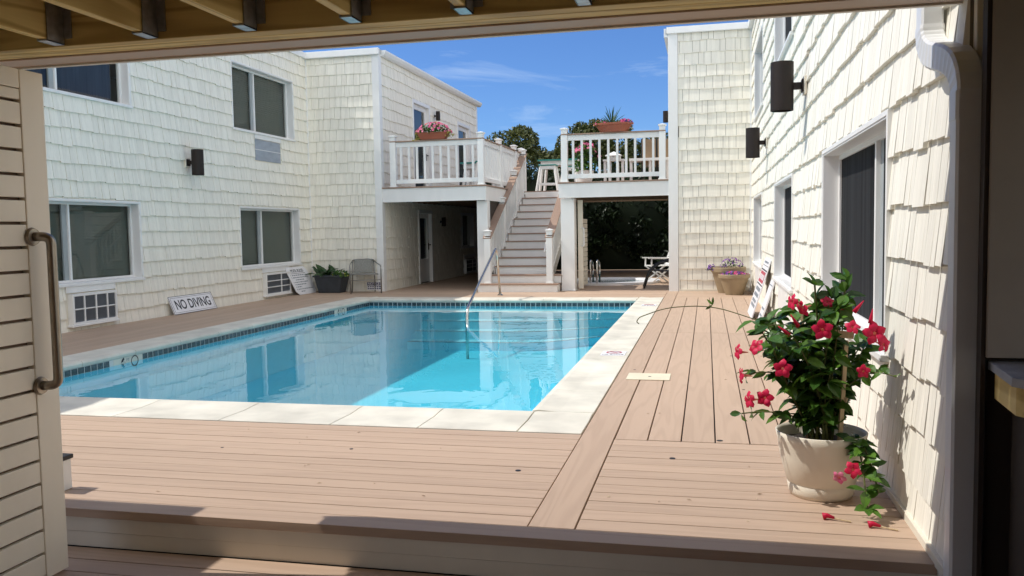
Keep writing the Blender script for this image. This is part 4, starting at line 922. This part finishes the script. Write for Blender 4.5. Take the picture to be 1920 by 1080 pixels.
flower_patch(t, -6.38, 18.46, z0-0.02, 0.10, 0.10, 0.2, 60, 0, ['pink'], 'yellowleaf', 32); flower_patch(t, -5.62, 18.46, z0+0.04, 0.12, 0.10, 0.16, 60, 0, ['pink'], 'yellowleaf', 33)
t = thing('flower_planter', 'oval terracotta planter with spiky grass on right balcony rail', 'flower box', (-1.94, 18.5, UP+1.04), 'flower boxes on the balcony rails')
m = MB(); m.lathe([(0, 0), (0.29, 0), (0.385, 0.145), (0.42, 0.15), (0.425, 0.185), (0.40, 0.19), (0.38, 0.16), (0, 0.16)], (-1.94, 18.5, z0), 40, 1, 0.42); m.build('bowl', M['terra'], t, smooth=False)
flower_patch(t, -1.70, 18.5, z0+0.15, 0.17, 0.12, 0.12, 120, 60, ['pink', 'purple', 'pink'], 'leaf', 34, 0.028); flower_patch(t, -2.22, 18.5, z0+0.14, 0.16, 0.12, 0.13, 130, 16, ['pink', 'throat'], 'leaf', 35, 0.03)
sp = MB(); r_ = random.Random(4)
for k in range(26):
    d_ = rdir(r_, 0.35, 1); L = r_.uniform(0.25, 0.46); leaf(sp, (-1.98, 18.5, z0+0.16), d_, (0, -1, 0.4), L, 0.018, 0.3, 0.25 if d_.z < 0.7 else 0.05)
sp.build('spikes', M['leafdark'], t)

# dark planter on the left, two tan pots on the right
t = thing('planter', 'dark slate planter with leafy plant in the shaded corner', 'planter', (-8.4, 18.08, 0))
m = MB(); m.hexa([(-8.66, 17.94, 0), (-8.14, 17.94, 0), (-8.14, 18.28, 0), (-8.66, 18.28, 0), (-8.74, 17.86, 0.40), (-8.06, 17.86, 0.40), (-8.06, 18.36, 0.40), (-8.74, 18.36, 0.40)]); m.box(-8.76, -8.04, 17.84, 18.38, 0.36, 0.405); m.build('tub', M['slate'], t, bevel=0.012)
lf = MB(); r_ = random.Random(6)
for k in range(30):
    b0 = Vector((-8.55+r_.uniform(-.2, .25), 18.08+r_.uniform(-.12, .12), 0.40)); d_ = rdir(r_, 0.35, 0.95); leaf(lf, b0, d_, (0, -.4, 1), r_.uniform(0.22, 0.40), r_.uniform(0.06, 0.11), 0.3, 0.5)
lf.build('foliage', M['leafdark'], t); flower_patch(t, -8.12, 17.98, 0.36, 0.22, 0.18, 0.18, 260, 10, ['yellowleaf'], 'leaf', 36, 0.018, 0.045)
def tan_pot(name, label, c_, rt_, rb_, h):
    t = thing(name, label, 'potted flowers', (*c_, 0), 'tan pots of flowers by the right corner')
    m = MB(); m.lathe([(0, 0), (rb_, 0), (rt_*0.90, h*0.80), (rt_*0.98, h*0.82), (rt_, h*0.97), (rt_*0.98, h), (rt_*0.92, h), (rt_*0.88, h*0.9), (0, h*0.88)], (*c_, 0), 40); m.build('pot', M['pottan'], t)
    return t
t = tan_pot('flower_pot', 'front tan pot of low purple flowers in the sunlit right corner', (0.535, 17.5), 0.31, 0.17, 0.41); flower_patch(t, 0.535, 17.5, 0.37, 0.29, 0.27, 0.09, 160, 90, ['purple', 'purple', 'pink'], 'leaf', 41, 0.026, 0.04); 
t = tan_pot('flower_pot', 'taller tan pot behind with upright purple sprays', (0.43, 18.02), 0.36, 0.20, 0.53); flower_patch(t, 0.5, 18.0, 0.50, 0.24, 0.2, 0.22, 150, 70, ['purple', 'purple'], 'leafdark', 43, 0.016, 0.04); flower_patch(t, 0.10, 17.92, 0.46, 0.10, 0.12, 0.13, 70, 30, ['purple'], 'leafdark', 44, 0.018, 0.04)

# ------------------------------------------------------------------ metal chair in the corner
ch = thing('chair', 'grey metal bistro chair with woven back before the corner post', 'chair', (-7.56, 18.02, 0))
def chair_pts(p): return Vector(p)
c0 = len(bpy.data.objects)
m = MB()
for s_ in (-1, 1):
    m.tube(arc_path([(s_*0.27, -0.26, 0), (s_*0.275, -0.24, 0.62), (s_*0.24, 0.10, 0.66), (s_*0.18, 0.22, 0.74)], 0.10, 6), 0.012, 10)
    m.tube([(s_*0.21, 0.26, 0), (s_*0.20, 0.18, 0.42), (s_*0.19, 0.215, 0.74)], 0.011, 10)
m.tube(arc_path([(-0.18, 0.22, 0.74), (-0.09, 0.265, 0.755), (0.09, 0.265, 0.755), (0.18, 0.22, 0.74)], 0.08), 0.012, 10)
m.tube(arc_path([(-0.23, -0.22, 0.425), (0.23, -0.22, 0.425), (0.22, 0.2, 0.42), (-0.22, 0.2, 0.42), (-0.23, -0.22, 0.425)], 0.08), 0.011, 10)
m.tube([(-0.265, -0.25, 0.30), (0.265, -0.25, 0.30)], 0.008, 8)
m.build('frame', M['chairmetal'], None, smooth=True).parent = ch
m = MB(); m.box(-0.22, 0.22, -0.21, 0.19, 0.425, 0.44); m.build('seat', M['wicker'], None).parent = ch
m = MB(); m.hexa([(-0.17, 0.19, 0.45), (0.17, 0.19, 0.45), (0.17, 0.205, 0.45), (-0.17, 0.205, 0.45), (-0.17, 0.235, 0.745), (0.17, 0.235, 0.745), (0.17, 0.25, 0.745), (-0.17, 0.25, 0.745)]); m.build('backrest', M['wicker'], None).parent = ch
ch.rotation_euler = (0, 0, R(28)); ch.scale = (1.25, 1.15, 1.0)

# ------------------------------------------------------------------ beyond the right opening: gate, hot tub, chairs, hedge
ug = thing('gate', 'narrow slatted gate with white pull under the right balcony', 'gate', (-2.76, 18.9, 0), 'slatted gates under the balconies')
m = MB(); z = 0.06
while z < 1.55: m.box(-2.78, -2.745, 18.92, 20.0, z, z+0.098); z += 0.11
m.build('slats', M['cream'], ug)
m = MB(); m.box(-2.80, -2.69, 18.88, 18.92, 0.03, 2.0); m.build('frame', M['cream'], ug)
m = MB(); m.tube(arc_path([(-2.72, 18.86, 1.38), (-2.66, 18.84, 1.38), (-2.66, 18.84, 0.98), (-2.72, 18.86, 0.98)], 0.05), 0.015); m.build('pull', M['white'], ug, smooth=True)
ht = thing('hot_tub', 'round sunken hot tub with white rim beyond the opening', 'hot tub', (-2.35, 21.4, 0))
m = MB(); m.lathe([(0.98, 0.002), (1.32, 0.002), (1.32, 0.055), (1.0, 0.06), (0.98, 0.04), (0.95, -0.02)], (-2.45, 21.5, 0), 64); m.build('rim', M['signwhite'], ht)
m = MB(); m.lathe([(0, 0.014), (1.0, 0.014)], (-2.45, 21.5, 0), 48); m.build('tub_water', mat('tub_water', (0.03, 0.10, 0.11), 0.08, bump=0.01, scale=(9, 9, 9)), ht)
m = MB()
for x in (-2.72, -2.56): m.tube(arc_path([(x, 20.25, 0.0), (x-0.01, 20.35, 0.62), (x, 20.75, 0.55), (x, 20.8, 0.02)], 0.16), 0.022)
m.build('grab_rail', M['steel'], ht, smooth=True)
def lounge(name, label, c_, rot, slat, fm, sm, group):
    t = thing(name, label, 'chair', (0, 0, 0), group); m = MB()
    if slat:
        for s_ in (-0.27, 0.27):
            m.stick((s_, -0.30, 0), (s_, 0.25, 0.42), 0.04, 0.03); m.stick((s_, 0.30, 0), (s_, -0.28, 0.42), 0.04, 0.03)
            m.stick((s_, -0.34, 0.62), (s_, 0.30, 0.60), 0.055, 0.03); m.stick((s_, -0.27, 0.42), (s_, -0.27, 0.62), 0.035, 0.03); m.stick((s_, 0.2, 0.40), (s_, 0.48, 1.05), 0.035, 0.03)
        m.build('frame', M[fm], t)
        q = MB()
        for k in range(9): q.box(-0.25, 0.25, -0.30+0.058*k, -0.258+0.058*k, 0.42, 0.44)
        q.build('seat', M[sm], t); q = MB()
        for k in range(9):
            a = (k+0.2)/9; y, z = 0.21+0.27*a, 0.43+0.62*a; q.hexa([(-.25, y, z), (.25, y, z), (.25, y+.02, z), (-.25, y+.02, z), (-.25, y+.022, z+.048), (.25, y+.022, z+.048), (.25, y+.042, z+.048), (-.25, y+.042, z+.048)])
        q.build('backrest', M[sm], t)
    else:
        for s_ in (-0.30, 0.30):
            m.tube(arc_path([(s_, -0.42, 0), (s_, -0.28, 0.42), (s_, 0.0, 0.60), (s_, 0.32, 0.66)], 0.2), 0.024, 8); m.tube([(s_, 0.42, 0), (s_, 0.28, 0.45), (s_, 0.42, 1.0)], 0.022, 8)
        m.build('frame', M[fm], t, smooth=True)
        q = MB(); q.hexa([(-.28, -.30, .40), (.28, -.30, .40), (.28, .28, .36), (-.28, .28, .36), (-.28, -.30, .42), (.28, -.30, .42), (.28, .28, .38), (-.28, .28, .38)]); q.build('seat', M[sm], t)
        q = MB(); q.hexa([(-.28, .27, .40), (.28, .27, .40), (.28, .29, .40), (-.28, .29, .40), (-.28, .41, .99), (.28, .41, .99), (.28, .43, .99), (-.28, .43, .99)]); q.build('backrest', M[sm], t)
    t.location = c_; t.rotation_euler = (0, 0, R(rot)); return t
lounge('folding_chair', 'white slatted folding armchair beyond the opening by the hot tub', (-1.14, 21.2, 0), -70, True, 'white', 'white', 'patio chairs')
lounge('sling_chair', 'black framed patio chair in shade before white slatted chair', (-0.98, 19.55, 0), -85, False, 'black', 'black', 'patio chairs')
def foliage_mass(parent, name, matn, lobes, n, size, seed):
    r_ = random.Random(seed); lf = MB(); tot = sum(l[3]*l[4] for l in lobes)
    for (cx_, cy_, cz, rx, rz) in lobes:
        k = int(n*rx*rz/tot); clumps = [rdir(r_, -0.5, 1) for _ in range(14)]
        for i in range(k):
            d_ = (r_.choice(clumps) + rdir(r_)*0.42).normalized(); q = r_.uniform(0.55, 1.04); p = Vector((cx_+d_.x*rx*q, cy_+d_.y*rx*q, cz+d_.z*rz*q)); s = size*r_.uniform(0.6, 1.3)
            u = rdir(r_); v = u.cross(rdir(r_)); v = v.normalized() if v.length > 0.05 else Vector((0, 0, 1))
            lf.add([p-u*s, p-v*s*0.45, p+u*s, p+v*s*0.45], [(0, 1, 2, 3)])
    return lf.build(name, M[matn], parent)
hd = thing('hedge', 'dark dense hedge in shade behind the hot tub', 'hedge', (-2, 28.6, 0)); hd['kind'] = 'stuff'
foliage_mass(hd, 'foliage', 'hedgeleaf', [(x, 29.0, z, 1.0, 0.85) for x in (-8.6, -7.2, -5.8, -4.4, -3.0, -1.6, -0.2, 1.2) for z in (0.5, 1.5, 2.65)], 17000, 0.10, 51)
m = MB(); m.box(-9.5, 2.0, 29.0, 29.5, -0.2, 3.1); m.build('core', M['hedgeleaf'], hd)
TR = [((-7.1, 32, 0), [(-7.6, 32, 4.1, 1.0, 1.0), (-6.9, 32, 4.5, 0.75, 0.8), (-6.4, 31.7, 3.8, 0.9, 0.9), (-8.4, 32, 3.7, 0.9, 1.0)], 'rounded dark green tree above the left balcony stairs'),
      ((-5.6, 34, 0), [(-5.9, 34, 3.3, 0.8, 1.0), (-5.4, 34, 3.7, 0.5, 0.7)], 'small distant tree between the two larger crowns'),
      ((-4.3, 32, 0), [(-4.6, 32, 4.3, 0.95, 1.0), (-4.0, 32, 4.5, 0.9, 0.9), (-5.2, 31.8, 3.5, 0.8, 1.0), (-3.2, 32, 4.2, 0.9, 1.1)], 'broad dark tree behind the oval terracotta planter'),
      ((-1.2, 32, 0), [(-1.6, 32, 3.6, 1.1, 1.2), (-0.5, 32, 3.4, 1.0, 1.1), (-2.6, 32, 3.5, 1.0, 1.2)], 'dark tree behind the right balcony furniture')]
for i, (c_, lobes, l) in enumerate(TR):
    t = thing('tree', l, 'tree', c_, 'trees behind the motel'); k = MB(); k.tube([c_, (c_[0]+0.1, c_[1], 1.6), (c_[0]-0.05, c_[1], 3.4)], 0.20, 10, r1=0.07)
    for lb in lobes: k.tube([(c_[0]+0.05, c_[1], 1.8), (lb[0], lb[1], lb[2])], 0.08, 6, r1=0.02)
    k.build('trunk', M['bark'], t); foliage_mass(t, 'crown', 'treeleaf', [(x, y, z, a*1.0, b_) for x, y, z, a, b_ in lobes], 9000, 0.085, 60+i)

# ------------------------------------------------------------------ upper deck furniture
def bar_table(label, x, y, w=0.95, h=0.95):
    t = thing('bar_table', label, 'table', (x, y, UP), 'teal edged bar tables'); m = MB(); m.box(x-w/2, x+w/2, y-0.4, y+0.4, UP+h-0.035, UP+h); T_ = m.build('tabletop', M['white'], t, bevel=0.006)
    m = MB(); m.box(x-w/2-0.015, x+w/2+0.015, y-0.415, y-0.401, UP+h-0.04, UP+h+0.002); m.box(x-w/2-0.016, x-w/2-0.001, y-0.40, y+0.4, UP+h-0.04, UP+h+0.002); m.build('edging', M['teal'], T_)
    m = MB(); m.box(x-w/2+0.06, x+w/2-0.06, y-0.34, y+0.34, UP+h-0.16, UP+h-0.036); m.build('apron', M['white'], t)
    for sx in (-1, 1):
        for sy in (-1, 1): m = MB(); m.stick((x+sx*(w/2-0.02), y+sy*0.36, UP), (x+sx*(w/2-0.12), y+sy*0.28, UP+h-0.05), 0.06); m.build('leg', M['white'], t)
    return t
def bar_stool(label, x, y, s=0.30, h=0.74):
    t = thing('bar_stool', label, 'stool', (x, y, UP), 'white bar stools on the upper decks'); m = MB(); m.box(x-s*0.8, x+s*0.8, y-0.2, y+0.2, UP+h-0.03, UP+h); S_ = m.build('seat', M['teal'], t, bevel=0.006)
    for sx in (-1, 1):
        for sy in (-1, 1): m = MB(); m.stick((x+sx*s, y+sy*0.24, UP), (x+sx*s*0.62, y+sy*0.15, UP+h-0.03), 0.05); m.build('leg', M['white'], t)
    m = MB()
    for sy in (-1, 1): m.box(x-s*0.92, x+s*0.92, y+sy*0.215-0.012, y+sy*0.215+0.012, UP+0.19, UP+0.24); m.box(x-s*0.66, x+s*0.66, y+sy*0.16-0.012, y+sy*0.16+0.012, UP+h-0.12, UP+h-0.035)
    m.build('stretcher', M['white'], t); return t
bar_table('teal edged white bar table at the top of the stairs', -4.05, 24.0, 1.1, 0.93)
bar_stool('white bar stool before the teal table at stair top', -4.22, 23.1)
bar_stool('white bar stool further back beside the teal table', -3.70, 23.6, 0.26, 0.72)
bar_table('teal edged bar table on the left balcony behind the balusters', -5.9, 22.4, 1.0, 0.80)
bar_stool('white stool on the left balcony by its front balusters', -5.35, 20.6, 0.26, 0.7)
t = thing('potted_plant', 'white pot of pink flowers behind the right balustrade post', 'potted plant', (-2.66, 19.1, UP)); m = MB(); m.lathe([(0, 0), (0.15, 0), (0.2, 0.27), (0.21, 0.28), (0.18, 0.26), (0, 0.25)], (-2.66, 19.1, UP), 28); m.build('pot', M['white'], t)
flower_patch(t, -2.66, 19.1, UP+0.25, 0.26, 0.22, 0.70, 420, 0, ['pink'], 'leaf', 71, 0.05, 0.08); flower_patch(t, -2.62, 19.1, UP+0.55, 0.30, 0.2, 0.33, 30, 26, ['pink', 'pink'], 'leaf', 72, 0.05, 0.08)
t = thing('side_table', 'small white slatted table with peaked lid on right balcony', 'table', (-2.05, 19.5, UP)); m = MB()
for x in (-2.25, -2.14, -1.96, -1.85): m.box(x-0.03, x+0.03, 19.45, 19.5, UP, UP+0.50)
m.box(-2.29, -1.81, 19.40, 19.60, UP+0.5, UP+0.54); m.build('frame', M['white'], t)
m = MB(); m.add([(-2.24, 19.35, UP+0.62), (-1.86, 19.35, UP+0.62), (-1.86, 19.65, UP+0.62), (-2.24, 19.65, UP+0.62), (-2.05, 19.5, UP+0.72)], [(3, 2, 1, 0), (0, 1, 4), (1, 2, 4), (2, 3, 4), (3, 0, 4)]); m.box(-2.2, -1.9, 19.4, 19.6, UP+0.541, UP+0.619); m.build('lid', M['white'], t)
t = thing('patio_table', 'long white table at the right end of the right balcony', 'table', (-1.3, 19.9, UP)); m = MB(); m.box(-1.72, -0.80, 19.62, 20.1, UP+0.50, UP+0.56); m.build('tabletop', M['white'], t)
for x in (-1.68, -1.25, -0.86): m = MB(); m.box(x-0.03, x+0.03, 19.68, 19.72, UP, UP+0.5); m.build('leg', M['white'], t)
for i, x in enumerate((-1.28, -0.93)):
    t = lounge('sling_chair', ('tan sling chair behind right balusters, nearer the planter', 'tan sling chair behind right balusters, nearer the corner board')[i], (x, 20.0, UP), 180, False, 'black', 'sling', 'tan chairs on the right balcony'); t.scale = (0.55, 0.55, 1.0)

# ------------------------------------------------------------------ small litter lying on the deck
lt = MB(); r_ = random.Random(77)
for k in range(34):
    if k < 22: x, y = r_.uniform(-0.5, 0.88), r_.uniform(3.8, 9.0)
    else: x, y = r_.uniform(-3.2, -0.9), r_.uniform(3.8, 5.4)
    s_ = r_.uniform(0.004, 0.011); a = r_.uniform(0, 6.28); c_, n_ = math.cos(a)*s_, math.sin(a)*s_
    lt.add([(x-c_*1.6, y-n_*1.6, 0.0015), (x+n_*0.5, y-c_*0.5, 0.003), (x+c_*1.6, y+n_*1.6, 0.0015), (x-n_*0.5, y+c_*0.5, 0.005)], [(0, 1, 2, 3)])
tag(lt.build('leaf_litter', leaf_mat('litter', (0.30, 0.20, 0.12), (0.70, 0.58, 0.42), 0.7, 0.1)), 'tiny dry petals and specks scattered on the sunlit deck', 'litter', kind='stuff')
